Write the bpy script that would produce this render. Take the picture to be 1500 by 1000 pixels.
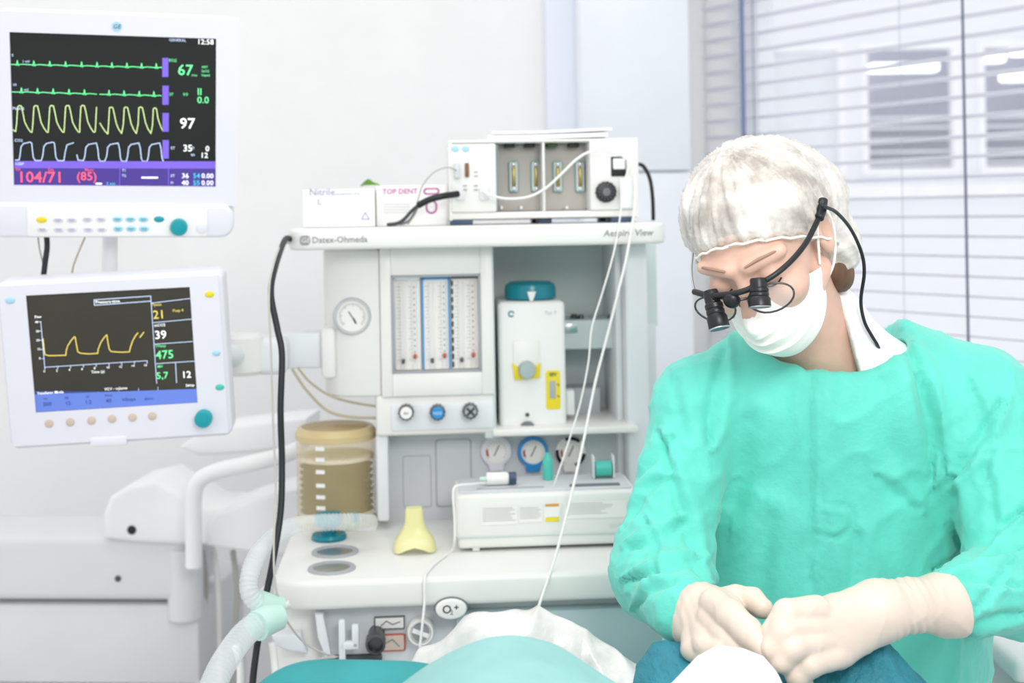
import bpy, bmesh, math, random
import numpy as np
from mathutils import Vector, Matrix, noise

random.seed(7)
for o in list(bpy.data.objects):
    bpy.data.objects.remove(o, do_unlink=True)
scene = bpy.context.scene
COL = scene.collection
pi = math.pi

# ------------------------------------------------------------------ camera
FPX, HOR, CAMZ = 1900.0, 310.0, 1.42
ROLL = math.radians(1.0)
CR, SR = math.cos(ROLL), math.sin(ROLL)
cd = bpy.data.cameras.new('camera')
cam = bpy.data.objects.new('camera', cd)
COL.objects.link(cam)
cd.sensor_width = 36.0
cd.lens = FPX / 1500 * 36
cd.shift_y = -190 / 1500
cd.clip_start = 0.02
cam.matrix_world = Matrix(((CR, SR, 0, 0), (0, 0, -1, 0), (-SR, CR, 0, CAMZ), (0, 0, 0, 1)))
cd.dof.use_dof = True
cd.dof.focus_distance = 1.55
cd.dof.aperture_fstop = 4.5
scene.camera = cam

# ------------------------------------------------------------------ light
w = bpy.data.worlds.new('world')
scene.world = w
w.use_nodes = True
wn = w.node_tree.nodes
wn['Background'].inputs[0].default_value = (0.985, 0.99, 1.0, 1)
wn['Background'].inputs[1].default_value = 1.10


def area(name, loc, target, size, sy, power, col=(1, 1, 1)):
    l = bpy.data.lights.new(name, 'AREA')
    l.shape = 'RECTANGLE'
    l.size, l.size_y, l.energy, l.color = size, sy, power, col
    o = bpy.data.objects.new(name, l)
    COL.objects.link(o)
    o.location = loc
    d = Vector(target) - Vector(loc)
    o.rotation_euler = d.to_track_quat('-Z', 'Y').to_euler()
    return o


area('ceiling_light', (-0.3, 1.3, 2.75), (-0.3, 1.31, 0), 1.2, 1.2, 8)
area('surgical_light', (0.36, 0.42, 1.86), (0.42, 1.6, 1.14), 0.4, 0.4, 10, (1.0, 0.985, 0.95))

scene.view_settings.view_transform = 'Standard'
scene.view_settings.look = 'None'
scene.view_settings.gamma = 1
scene.view_settings.use_curve_mapping = False
scene.view_settings.exposure = 0.04


# ------------------------------------------------------------------ mapping helpers
def ray(px, py):
    dx, dy = px - 750, py - HOR
    return Vector(((dx * CR - dy * SR) / FPX, 1.0, -(dx * SR + dy * CR) / FPX))


CAM = Vector((0, 0, CAMZ))


def P(px, py, Y):
    return CAM + ray(px, py) * Y


class Frame:
    """A local frame of a piece of equipment (front faces local -y)."""
    def __init__(s, M):
        s.M = M
        s.I = M.inverted()

    def at(s, px, py, yl=0.0):
        o = s.I @ CAM
        d = (s.I.to_3x3() @ ray(px, py))
        return o + d * ((yl - o.y) / d.y)

    def atz(s, px, py, zl):
        o = s.I @ CAM
        d = (s.I.to_3x3() @ ray(px, py))
        return o + d * ((zl - o.z) / d.z)


IDF = Frame(Matrix.Identity(4))
MF = Frame(Matrix.Translation((0, 2.2, 0)) @ Matrix.Rotation(math.radians(4), 4, 'Z'))


# ------------------------------------------------------------------ materials
def lin(c):
    if isinstance(c, str):
        c = c.lstrip('#')
        c = tuple(int(c[i:i + 2], 16) / 255 for i in (0, 2, 4))
    return tuple((v / 12.92 if v <= 0.04045 else ((v + 0.055) / 1.055) ** 2.4) for v in c)


MATS = {}


def mat(name, col, rough=0.45, metal=0.0, var=0.03, scale=9.0, bump=0.0, bscale=60.0, trans=0.0, alpha=1.0,
        emit=0.0, spec=0.5, ior=1.45, sss=0.0, sheen=0.0, col2=None, lo=0.35, hi=0.65, stretch=None, transl=0.0, coat=0.0):
    m = bpy.data.materials.new(name)
    m.use_nodes = True
    nt = m.node_tree
    N, L = nt.nodes, nt.links
    b = N['Principled BSDF']
    c = lin(col)
    tc = N.new('ShaderNodeTexCoord')
    src = tc.outputs['Object']
    if stretch:
        mp = N.new('ShaderNodeMapping')
        mp.inputs['Scale'].default_value = stretch
        L.new(src, mp.inputs[0])
        src = mp.outputs[0]
    nz = N.new('ShaderNodeTexNoise')
    nz.inputs['Scale'].default_value = scale
    nz.inputs['Detail'].default_value = 3
    L.new(src, nz.inputs['Vector'])
    rp = N.new('ShaderNodeValToRGB')
    rp.color_ramp.elements[0].position = lo
    rp.color_ramp.elements[1].position = hi
    if col2:
        c2 = lin(col2)
        rp.color_ramp.elements[0].color = (*c, 1)
        rp.color_ramp.elements[1].color = (*c2, 1)
    else:
        rp.color_ramp.elements[0].color = (*[max(0, v * (1 - var)) for v in c], 1)
        rp.color_ramp.elements[1].color = (*[min(1, v * (1 + var)) for v in c], 1)
    L.new(nz.outputs['Fac'], rp.inputs[0])
    L.new(rp.outputs[0], b.inputs['Base Color'])
    b.inputs['Roughness'].default_value = rough
    b.inputs['Metallic'].default_value = metal
    b.inputs['Specular IOR Level'].default_value = spec
    b.inputs['IOR'].default_value = ior
    b.inputs['Transmission Weight'].default_value = trans
    b.inputs['Alpha'].default_value = alpha
    b.inputs['Coat Weight'].default_value = coat
    if sss:
        b.inputs['Subsurface Weight'].default_value = sss
        b.inputs['Subsurface Radius'].default_value = (0.02, 0.008, 0.005)
        b.inputs['Subsurface Scale'].default_value = 0.3
    if sheen:
        b.inputs['Sheen Weight'].default_value = sheen
    if emit:
        L.new(rp.outputs[0], b.inputs['Emission Color'])
        b.inputs['Emission Strength'].default_value = emit
    if bump:
        n2 = N.new('ShaderNodeTexNoise')
        n2.inputs['Scale'].default_value = bscale
        n2.inputs['Detail'].default_value = 4
        L.new(src, n2.inputs['Vector'])
        bp = N.new('ShaderNodeBump')
        bp.inputs['Strength'].default_value = bump
        bp.inputs['Distance'].default_value = 0.01
        L.new(n2.outputs['Fac'], bp.inputs['Height'])
        L.new(bp.outputs[0], b.inputs['Normal'])
    if transl:
        out = N['Material Output']
        t = N.new('ShaderNodeBsdfTranslucent')
        L.new(rp.outputs[0], t.inputs[0])
        mx = N.new('ShaderNodeMixShader')
        mx.inputs[0].default_value = transl
        L.new(b.outputs[0], mx.inputs[1])
        L.new(t.outputs[0], mx.inputs[2])
        L.new(mx.outputs[0], out.inputs[0])
    MATS[name] = m
    return m


def veil(name, col, opac_lo, opac_hi, scale=30, rough=0.6, stretch=None, bump=0.4, bscale=50):
    """Thin see-through film or fleece: diffuse cloth mixed with holes by a noise."""
    m = mat(name, col, rough, var=0.02, bump=bump, bscale=bscale, stretch=stretch)
    nt = m.node_tree
    N, L = nt.nodes, nt.links
    nz = N.new('ShaderNodeTexNoise')
    nz.inputs['Scale'].default_value = scale
    nz.inputs['Detail'].default_value = 5
    tc = N.new('ShaderNodeTexCoord')
    L.new(tc.outputs['Object'], nz.inputs['Vector'])
    mr = N.new('ShaderNodeMapRange')
    mr.inputs[1].default_value = 0.35
    mr.inputs[2].default_value = 0.65
    mr.inputs[3].default_value = opac_lo
    mr.inputs[4].default_value = opac_hi
    L.new(nz.outputs['Fac'], mr.inputs[0])
    L.new(mr.outputs[0], N['Principled BSDF'].inputs['Alpha'])
    return m


mat('wall_paint', '#f1f1f0', 0.8, var=0.012, bump=0.03, bscale=120)
mat('pilaster_paint', '#e3e8f2', 0.7, var=0.01)
mat('cabinet_white', '#e9edf3', 0.45, var=0.012)
mat('floor_vinyl', '#c9cccf', 0.4, var=0.08, scale=14)
mat('machine_white', '#e6e6e2', 0.38, var=0.012)
mat('machine_cool', '#e0e3e6', 0.4, var=0.012)
mat('monitor_white', '#e2e2ea', 0.4, var=0.01)
mat('panel_grey', '#cdd0d4', 0.5, var=0.03)
mat('bay_green', '#d2dcdb', 0.45, var=0.04)
mat('bay_light', '#dfe4e5', 0.45, var=0.03)
mat('drawer_grey', '#b7c9cd', 0.45, var=0.02)
mat('line_grey', '#a8abb0', 0.5)
mat('seam_dark', '#6f7377', 0.6)
mat('unit_white', '#eeeeee', 0.42, var=0.012)
mat('unit_grey', '#dcdcdd', 0.5, var=0.015)
mat('black', '#17181b', 0.38, var=0.2)
mat('black_rubber', '#202328', 0.45, var=0.2)
mat('dark_metal', '#5a5c60', 0.35, metal=0.8, var=0.1)
mat('steel', '#c4c7ca', 0.28, metal=0.9, var=0.08)
mat('chrome', '#dcdfe2', 0.12, metal=1.0)
mat('white', '#ececea', 0.5, var=0.01)
mat('label_white', '#eceae6', 0.6, var=0.02)
mat('label_print', '#b9b7b6', 0.7, var=0.1)
mat('paper', '#efeff2', 0.7, var=0.02)
mat('yellow', '#e6d32a', 0.5)
mat('orange', '#d69a3c', 0.5)
mat('red', '#c25a4a', 0.5)
mat('blue', '#2f8fd0', 0.4)
mat('pale_blue', '#a9d4e6', 0.5)
mat('teal', '#0f95a0', 0.3, var=0.08)
mat('teal_dark', '#0a7f8e', 0.25, var=0.08)
mat('teal_clear', '#4fbdae', 0.3, var=0.1)
mat('mint', '#cdeee3', 0.4, var=0.05, alpha=0.85)
mat('beige', '#cdbcae', 0.5)
mat('screen_black', '#1c1f1e', 0.22, emit=0.35, var=0.05, spec=0.3)
mat('screen_olive', '#35332c', 0.22, emit=0.35, var=0.08, spec=0.3)
mat('glow_green', '#62d98c', 0.5, emit=0.8)
mat('glow_olive', '#bcd18d', 0.5, emit=0.8)
mat('glow_pale', '#aebfdb', 0.5, emit=0.8)
mat('glow_purple', '#6f57c2', 0.5, emit=0.55)
mat('glow_indigo', '#41307f', 0.5, emit=0.55)
mat('glow_blue', '#5871bd', 0.5, emit=0.55)
mat('glow_navy', '#2e3f78', 0.5, emit=0.5)
mat('glow_white', '#e8ecea', 0.5, emit=0.8)
mat('glow_red', '#e0566e', 0.5, emit=0.8)
mat('glow_cyan', '#3cb4d8', 0.5, emit=0.7)
mat('glow_sand', '#cdb857', 0.5, emit=0.7)
mat('amber', '#efdcaa', 0.12, alpha=0.38, var=0.05)
mat('amber_rim', '#dcc795', 0.25, alpha=0.9)
mat('bellows', '#382e1a', 0.5, var=0.15)
mat('mask_yellow', '#ece7a8', 0.35, var=0.04, alpha=0.85)
mat('print_purple', '#9d9cc6', 0.6)
mat('print_magenta', '#c45aa5', 0.6)
mat('print_grey', '#8e9094', 0.6)
mat('print_dark', '#4a4d52', 0.6)
mat('leaf_green', '#93d64a', 0.5)
mat('brown', '#7a583a', 0.5)
mat('slot_grey', '#b9b5ae', 0.5, var=0.03)
mat('slot_side', '#8f9497', 0.5)
mat('connector_teal', '#7fa8a6', 0.35, metal=0.3)
mat('gold', '#8f8453', 0.35, metal=0.6)
mat('green_dark', '#3f5a35', 0.5)
mat('navy', '#3c4f68', 0.4)
mat('glass_clear', '#ffffff', 0.02, trans=1.0, var=0, alpha=0.25, ior=1.3)
mat('glass_pane', '#eef4fb', 0.03, var=0, alpha=0.10)
mat('cable_white', '#efeeea', 0.45)
mat('cable_grey', '#b9b7b0', 0.45)
mat('cable_olive', '#b5ab93', 0.45)
mat('hose_clear', '#eef3f3', 0.25, alpha=0.34, var=0.02)
mat('skin', '#d8b2a0', 0.5, var=0.06, scale=30, sss=0.15, bump=0.04, bscale=300)
mat('hair', '#6b4f3c', 0.55, var=0.35, scale=40, stretch=(1, 1, 0.2))
mat('brow_hair', '#a3826f', 0.7)
mat('gown', '#62d0bf', 0.62, var=0.05, scale=22, bump=0.14, bscale=95, sheen=0.25, spec=0.35)
mat('gown_seam', '#1fb798', 0.6)
mat('undershirt', '#f1f1f1', 0.7, bump=0.1, bscale=80)
mat('trousers', '#e8ecef', 0.7)
mat('shoe', '#f0f0f0', 0.6)
mat('mask_cloth', '#f6f5ef', 0.65, var=0.015, bump=0.1, bscale=70)
mat('glove', '#dccbbd', 0.42, var=0.03, scale=18, bump=0.07, bscale=70, sss=0.1)
mat('drape_light', '#8abbb8', 0.65, var=0.05, scale=14, bump=0.15, bscale=40)
mat('drape_dark', '#2b8d90', 0.6, var=0.07, scale=14, bump=0.15, bscale=40)
mat('drape_blue', '#2b7f90', 0.6, var=0.12, scale=25, bump=0.9, bscale=55, stretch=(1.0, 0.35, 1.0))
mat('sheet_white', '#f8f7f5', 0.6, bump=0.15, bscale=35)
mat('facade', '#eef0f6', 0.7, var=0.01)
mat('facade_frame', '#f7f8fb', 0.5)
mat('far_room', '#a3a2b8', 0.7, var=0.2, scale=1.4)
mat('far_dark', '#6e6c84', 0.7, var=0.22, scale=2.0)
mat('far_blind', '#f2f3f8', 0.7)
mat('far_lamp', '#ffffff', 0.5, emit=2.2, var=0)
mat('slat', '#eeeef5', 0.45, var=0.03)
mat('blind_cord', '#6d7285', 0.5)
mat('window_frame', '#eef1f6', 0.4)
mat('mullion_dark', '#7784a8', 0.5)
veil('cap_fleece', '#f3efe8', 0.38, 0.86, scale=26, bump=0.25, bscale=90)
veil('plastic_film', '#ecebe8', 0.35, 0.85, scale=16, rough=0.25, bump=0.5, bscale=22)


# ------------------------------------------------------------------ mesh builder
class MB:
    def __init__(s, M=None):
        s.v, s.f = [], []
        s.M = M or Matrix.Identity(4)

    def add(s, vs, fs, M=None):
        o = len(s.v)
        T = s.M @ M if M is not None else s.M
        s.v += [T @ Vector(p) for p in vs]
        s.f += [[i + o for i in f] for f in fs]
        return s

    def bm(s, b, M=None):
        b.verts.ensure_lookup_table()
        b.verts.index_update()
        s.add([v.co.copy() for v in b.verts], [[v.index for v in f.verts] for f in b.faces], M)
        b.free()
        return s

    def box(s, x0, x1, y0, y1, z0, z1, bev=0.0, seg=2, M=None):
        b = bmesh.new()
        bmesh.ops.create_cube(b, size=1)
        for v in b.verts:
            v.co = Vector(((x0 + x1) / 2 + v.co.x * (x1 - x0), (y0 + y1) / 2 + v.co.y * (y1 - y0), (z0 + z1) / 2 + v.co.z * (z1 - z0)))
        if bev:
            bev = min(bev, 0.49 * min(abs(x1 - x0), abs(y1 - y0), abs(z1 - z0)))
            bmesh.ops.bevel(b, geom=b.edges[:], offset=bev, segments=seg, profile=0.5, affect='EDGES')
        return s.bm(b, M)

    def prism(s, poly, y0, y1, bev=0.0, seg=2, plane='xz', M=None):
        """poly: (x,z) points extruded in y (plane xz) or (x,y) points extruded in z (plane xy)."""
        b = bmesh.new()
        mk = (lambda p, t: (p[0], t, p[1])) if plane == 'xz' else (lambda p, t: (p[0], p[1], t))
        a = [b.verts.new(mk(p, y0)) for p in poly]
        c = [b.verts.new(mk(p, y1)) for p in poly]
        n = len(poly)
        b.faces.new(a)
        b.faces.new(c[::-1])
        for i in range(n):
            b.faces.new((a[i], c[i], c[(i + 1) % n], a[(i + 1) % n]))
        bmesh.ops.recalc_face_normals(b, faces=b.faces[:])
        if bev:
            es = [e for e in b.edges if len(e.link_faces) == 2 and any(len(f.verts) == n and n > 4 or f in (e.link_faces) and len(f.verts) == n for f in e.link_faces)]
            cap = {f for f in b.faces if all(abs((v.co.y if plane == 'xz' else v.co.z) - (list(f.verts)[0].co.y if plane == 'xz' else list(f.verts)[0].co.z)) < 1e-7 for v in f.verts)}
            es = [e for e in b.edges if any(f in cap for f in e.link_faces)]
            bmesh.ops.bevel(b, geom=es, offset=bev, segments=seg, profile=0.5, affect='EDGES')
        return s.bm(b, M)

    def cyl(s, p0, p1, r0, r1=None, n=24, cap=True):
        r1 = r0 if r1 is None else r1
        return s.sweep([Vector(p0), Vector(p1)], [r0, r1], n, cap)

    def sweep(s, pts, rs, n=10, cap=True):
        pts = [Vector(p) for p in pts]
        vs, fs = [], []
        up = None
        for i, p in enumerate(pts):
            t = (pts[min(i + 1, len(pts) - 1)] - pts[max(i - 1, 0)]).normalized()
            if up is None:
                up = Vector((0, 0, 1)) if abs(t.z) < 0.9 else Vector((1, 0, 0))
            a = t.cross(up)
            if a.length < 1e-6:
                a = t.orthogonal()
            a.normalize()
            up = a.cross(t).normalized()
            r = rs[i] if isinstance(rs, (list, tuple)) else rs
            for k in range(n):
                g = 2 * pi * k / n
                vs.append(p + a * (r * math.cos(g)) + up * (r * math.sin(g)))
        for i in range(len(pts) - 1):
            for k in range(n):
                fs.append((i * n + k, i * n + (k + 1) % n, (i + 1) * n + (k + 1) % n, (i + 1) * n + k))
        if cap:
            fs.append(tuple(range(n))[::-1])
            fs.append(tuple((len(pts) - 1) * n + k for k in range(n)))
        return s.add(vs, fs)

    def tube(s, pts, r, n=8, sub=8):
        return s.sweep(spline(pts, sub), r, n)

    def lathe(s, prof, origin=(0, 0, 0), axis=(0, 0, 1), n=32):
        """prof: (radius, height along axis)."""
        q = Vector((0, 0, 1)).rotation_difference(Vector(axis).normalized()).to_matrix().to_4x4()
        T = Matrix.Translation(origin) @ q
        vs, fs = [], []
        for r, h in prof:
            for k in range(n):
                g = 2 * pi * k / n
                vs.append((max(r, 1e-5) * math.cos(g), max(r, 1e-5) * math.sin(g), h))
        for i in range(len(prof) - 1):
            for k in range(n):
                fs.append((i * n + k, i * n + (k + 1) % n, (i + 1) * n + (k + 1) % n, (i + 1) * n + k))
        fs.append(tuple(range(n))[::-1])
        fs.append(tuple((len(prof) - 1) * n + k for k in range(n)))
        return s.add(vs, fs, T)

    def ell(s, c, r, n=20, m=12, M=None):
        vs, fs = [], []
        for i in range(m + 1):
            a = pi * i / m
            for k in range(n):
                g = 2 * pi * k / n
                vs.append((c[0] + r[0] * math.sin(a) * math.cos(g), c[1] + r[1] * math.sin(a) * math.sin(g), c[2] + r[2] * math.cos(a)))
        for i in range(m):
            for k in range(n):
                fs.append((i * n + k, (i + 1) * n + k, (i + 1) * n + (k + 1) % n, i * n + (k + 1) % n))
        return s.add(vs, fs, M)

    def ribbon(s, pts, wd, y=0.0, th=0.0006):
        """polyline of (x,z) points drawn flat on the plane y, facing -y."""
        for (x0, z0), (x1, z1) in zip(pts, pts[1:]):
            d = Vector((x1 - x0, z1 - z0))
            if d.length < 1e-7:
                continue
            d.normalize()
            nx, nz = -d.y * wd / 2, d.x * wd / 2
            ex, ez = d.x * wd * 0.3, d.y * wd * 0.3
            s.add([(x0 - ex + nx, y, z0 - ez + nz), (x0 - ex - nx, y, z0 - ez - nz), (x1 + ex - nx, y, z1 + ez - nz), (x1 + ex + nx, y, z1 + ez + nz)], [(0, 1, 2, 3)])
        return s

    def quad(s, x0, x1, z0, z1, y, th=0.0):
        return s.add([(x0, y, z0), (x1, y, z0), (x1, y, z1), (x0, y, z1)], [(0, 1, 2, 3)])

    def text(s, body, x, z, y, size, align='LEFT', shear=0.0, ext=0.0):
        cu = bpy.data.curves.new('t', 'FONT')
        cu.body = body
        cu.size = size
        cu.align_x = align
        cu.align_y = 'CENTER'
        cu.shear = shear
        cu.resolution_u = 2
        cu.offset = ext
        ob = bpy.data.objects.new('t', cu)
        me = bpy.data.meshes.new_from_object(ob)
        T = Matrix.Translation((x, y, z)) @ Matrix.Rotation(pi / 2, 4, 'X')
        s.add([v.co.copy() for v in me.vertices], [list(p.vertices) for p in me.polygons], T)
        bpy.data.objects.remove(ob)
        bpy.data.meshes.remove(me)
        bpy.data.curves.remove(cu)
        return s

    def build(s, name, m, parent=None, sharp=38, base=None, smooth=True):
        return link_mesh(name, s.v, s.f, m, parent, sharp, base, smooth)


def spline(pts, sub=8):
    pts = [Vector(p) for p in pts]
    if len(pts) < 3:
        return pts
    out = []
    e = [pts[0] * 2 - pts[1]] + pts + [pts[-1] * 2 - pts[-2]]
    for i in range(1, len(e) - 2):
        p0, p1, p2, p3 = e[i - 1:i + 3]
        for k in range(sub):
            t = k / sub
            out.append(0.5 * ((2 * p1) + (p2 - p0) * t + (2 * p0 - 5 * p1 + 4 * p2 - p3) * t * t + (3 * p1 - p0 - 3 * p2 + p3) * t ** 3))
    out.append(pts[-1])
    return out


ORIG = {}


def base_of(vs):
    a = np.array([tuple(v) for v in vs])
    lo, hi = a.min(0), a.max(0)
    return Vector(((lo[0] + hi[0]) / 2, (lo[1] + hi[1]) / 2, lo[2]))


def link_mesh(name, vs, fs, m, parent=None, sharp=38, base=None, smooth=True):
    o0 = ORIG[parent.name] if parent is not None else (Vector(base) if base is not None else base_of(vs))
    me = bpy.data.meshes.new(name)
    me.from_pydata([tuple(Vector(v) - o0) for v in vs], [], [tuple(f) for f in fs])
    me.update()
    if smooth:
        me.polygons.foreach_set('use_smooth', [True] * len(me.polygons))
        if sharp:
            me.set_sharp_from_angle(angle=math.radians(sharp))
    ms = m if isinstance(m, (list, tuple)) else [m]
    for k in ms:
        me.materials.append(MATS[k])
    o = bpy.data.objects.new(name, me)
    COL.objects.link(o)
    if parent is not None:
        o.parent = parent
    else:
        o.location = o0
    ORIG[o.name] = o0
    return o


def thing(name, label, cat, base, group=None):
    o = bpy.data.objects.new(name, None)
    o.empty_display_size = 0.05
    COL.objects.link(o)
    o.location = base
    ORIG[o.name] = Vector(base)
    return tag(o, label, cat, group)


def tag(o, label, cat, group=None, kind=None):
    o['label'] = label
    o['category'] = cat
    if group:
        o['group'] = group
    if kind:
        o['kind'] = kind
    return o


def struct(o, label=None):
    o['kind'] = 'structure'
    if label:
        o['label'] = label
    return o


def pb(mb, fr, px0, py0, px1, py1, yl, depth, bev=0.004, seg=2):
    """box whose front face covers the pixel rectangle, lying at local depth yl of frame fr."""
    mx, my = (px0 + px1) / 2, (py0 + py1) / 2
    x0, x1 = fr.at(px0, my, yl).x, fr.at(px1, my, yl).x
    z1, z0 = fr.at(mx, py0, yl).z, fr.at(mx, py1, yl).z
    return mb.box(x0, x1, yl, yl + depth, z0, z1, bev, seg)


def rrect(x0, x1, z0, z1, r, n=5):
    r = min(r, 0.49 * abs(x1 - x0), 0.49 * abs(z1 - z0))
    out = []
    for cx, cz, a0 in ((x1 - r, z1 - r, 0), (x0 + r, z1 - r, 90), (x0 + r, z0 + r, 180), (x1 - r, z0 + r, 270)):
        for k in range(n + 1):
            a = math.radians(a0 + 90 * k / n)
            out.append((cx + r * math.cos(a), cz + r * math.sin(a)))
    return out


# ================================================================== SETTING
fl = MB()
fl.box(-3.2, 3.2, -1.2, 3.6, -0.05, 0)
struct(fl.build('floor', 'floor_vinyl'), 'pale grey vinyl floor')

BW = 3.52
wb = MB()
wb.box(-3.2, 0.62, BW, BW + 0.12, 0, 2.9)
struct(wb.build('wall_back', 'wall_paint'), 'plain white wall behind the equipment')
x0, x1 = P(800, 100, BW - 0.1).x, P(846, 100, BW - 0.1).x
t1 = MB()
t1.box(x0, x1, BW - 0.1, BW, 0, 2.9, 0.004)
struct(t1.build('trim_1', 'pilaster_paint'), 'narrow pale blue-white pilaster on the back wall')

# window wall, receding to the left
dirx = Vector((0.545, -0.838, 0)).normalized()
diry = Vector((-dirx.y, dirx.x, 0))
WM = Matrix(((dirx.x, diry.x, 0, 0.528), (dirx.y, diry.y, 0, BW), (0, 0, 1, 0), (0, 0, 0, 1)))
WF = Frame(WM)
WX0, WX1, WZ0, WZ1 = 0.012, 2.15, 0.93, 2.42
wr = MB(WM)
wr.box(-0.14, WX0, 0, 0.14, 0, 2.9)
wr.box(WX1, 3.2, 0, 0.14, 0, 2.9)
wr.box(WX0, WX1, 0, 0.14, 0, WZ0)
wr.box(WX0, WX1, 0, 0.14, WZ1, 2.9)
struct(wr.build('wall_right', 'wall_paint'), 'white wall around the wide window')

xm0, xm1 = WF.at(1091, 150, 0.08).x, WF.at(1120, 150, 0.08).x
xm2 = xm0 + 0.95
wf = MB(WM)
for a, b in ((WX0, WX0 + 0.03), (xm0, xm1), (xm2, xm2 + 0.05), (WX1 - 0.04, WX1)):
    wf.box(a, b, 0.06, 0.12, WZ0, WZ1, 0.004)
for a, b in ((WZ0, WZ0 + 0.05), (WZ1 - 0.05, WZ1)):
    for c, d in ((WX0 + 0.03, xm0), (xm1, xm2), (xm2 + 0.05, WX1 - 0.04)):
        wf.box(c, d, 0.062, 0.118, a, b, 0.004)
win = struct(wf.build('window_1', 'window_frame'), 'wide white framed window behind a venetian blind')
for a, b in ((WX0 + 0.03, xm0), (xm1, xm2), (xm2 + 0.05, WX1 - 0.04)):
    MB(WM).box(a, b, 0.088, 0.092, WZ0 + 0.05, WZ1 - 0.05).build('pane', 'glass_pane', win)
MB(WM).box(WX0 - 0.01, WX1 + 0.02, -0.05, 0.06, WZ0 - 0.03, WZ0, 0.006).build('window_sill', 'window_frame', win)

bl = thing('window_blind', 'white venetian blind with open horizontal slats across the window', 'blind', WM @ Vector((1.0, -0.02, WZ0)))
MB(WM).box(WX0 + 0.003, WX1, -0.035, 0.0, 2.40, 2.44, 0.004).build('head_rail', 'slat', bl)
sl0 = None
z = WZ0 + 0.03
k = 0
while z < 2.39:
    if sl0 is None:
        m = MB(WM)
        nseg = 4
        ring = []
        for q in range(nseg + 1):
            yy = -0.031 + 0.026 * q / nseg
            zz = z + 0.0025 * (1 - ((q - 2) / 2) ** 2) + 0.006 * (1 - q / nseg)
            ring.append((yy, zz))
        vs, fs = [], []
        for xx in (WX0 + 0.005, WX1 - 0.005):
            for yy, zz in ring:
                vs.append((xx, yy, zz))
            for yy, zz in ring[::-1]:
                vs.append((xx, yy, zz - 0.0009))
        n = len(ring) * 2
        for q in range(n):
            fs.append((q, (q + 1) % n, n + (q + 1) % n, n + q))
        fs += [tuple(range(n))[::-1], tuple(range(n, 2 * n))]
        m.add(vs, fs)
        sl0 = m.build('slat', 'slat', bl)
        zf = z
    else:
        c = sl0.copy()
        COL.objects.link(c)
        c.parent = bl
        c.location = (0, 0, z - zf)
        c.rotation_euler = (0, 0, 0)
    z += 0.043
    k += 1
for px, r, mt in ((1107, 0.0013, 'blind_cord'), (1415, 0.003, 'blind_cord'), (1322, 0.0008, 'line_grey')):
    xx = WF.at(px, 250, -0.034).x
    MB(WM).cyl((xx, -0.036, WZ0 + 0.02), (xx, -0.036, 2.41), r, n=8).build('ladder_cord', mt, bl)

xx = WF.at(1089, 120, -0.04).x
MB(WM).cyl((xx, -0.042, WZ0 + 0.25), (xx, -0.042, 2.41), 0.0058, n=10).build('tilt_wand', 'mullion_dark', bl)

# building across the courtyard
FY = 7.0
fb = thing('office_building', 'pale building with office windows seen through the blind', 'building', (3.0, FY, -2))


def fx(px, py=200):
    return P(px, py, FY).x


def fz(py, px=1300):
    return P(px, py, FY).z


WINS = [(1120, 1238), (1262, 1405), (1433, 1580)]
zt, zb = fz(62), fz(257)
edges = [(-1.0, fx(WINS[0][0]))] + [(fx(WINS[i][1]), fx(WINS[i + 1][0])) for i in range(2)] + [(fx(WINS[2][1]), 6.5)]
for a, b in edges:
    MB().box(a, b, FY, FY + 0.15, zb, zt).build('wall_pier', 'facade', fb)
MB().box(-1.0, 6.5, FY, FY + 0.15, zt, 6.0).build('upper_wall', 'facade', fb)
MB().box(-1.0, 6.5, FY, FY + 0.15, -2.0, zb).build('lower_wall', 'facade', fb)
MB().box(0.4, 6.5, FY - 0.09, FY, zb - 0.12, zb - 0.05, 0.01).build('ledge', 'facade_frame', fb)
for i, (a, b) in enumerate(WINS):
    xa, xb = fx(a), fx(b)
    m = MB()
    m.box(xa + 0.035, xb - 0.035, FY - 0.018, FY + 0.04, zt - 0.04, zt)
    m.box(xa + 0.035, xb - 0.035, FY - 0.018, FY + 0.04, zb, zb + 0.04)
    m.box(xa, xa + 0.035, FY - 0.02, FY + 0.04, zb, zt)
    m.box(xb - 0.035, xb, FY - 0.02, FY + 0.04, zb, zt)
    wi = m.build('window', 'facade_frame', fb)
    MB().box(xa + 0.03, xb - 0.03, FY + 0.01, FY + 0.015, zb + 0.03, zt - 0.03).build('pane', 'glass_pane', wi)
    if i == 0:
        MB().box(xa + 0.03, xb - 0.03, FY + 0.03, FY + 0.05, zb + 0.03, zt - 0.03).build('roller_blind', 'far_blind', wi)
    else:
        for k, py in enumerate((172, 187, 204, 222, 240)):
            zz = fz(py)
            MB().box(xa + 0.03, xb - 0.03, FY + 0.03, FY + 0.06, zz - 0.006, zz + 0.006).build('blind_slat', 'far_blind', wi)
MB().box(fx(1250), 6.5, FY + 1.2, FY + 1.25, zb - 0.5, zt + 0.5).build('office_back_wall', 'far_room', fb)
MB().box(fx(1262), 6.3, FY + 0.6, FY + 1.0, zb - 0.5, fz(172)).build('office_dark_block', 'far_dark', fb)  # plain dark block behind the lower part of the far windows
for a, b, c in ((1275, 1378, 98), (1440, 1476, 84), (1484, 1520, 74), (1470, 1520, 112)):
    p0, p1 = P(a, c - 6, FY + 0.9), P(b, c + 6, FY + 0.9)
    MB().box(p0.x, p1.x, FY + 0.9, FY + 1.0, p1.z, p0.z, 0.02).build('tube_lamp', 'far_lamp', fb)

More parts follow.
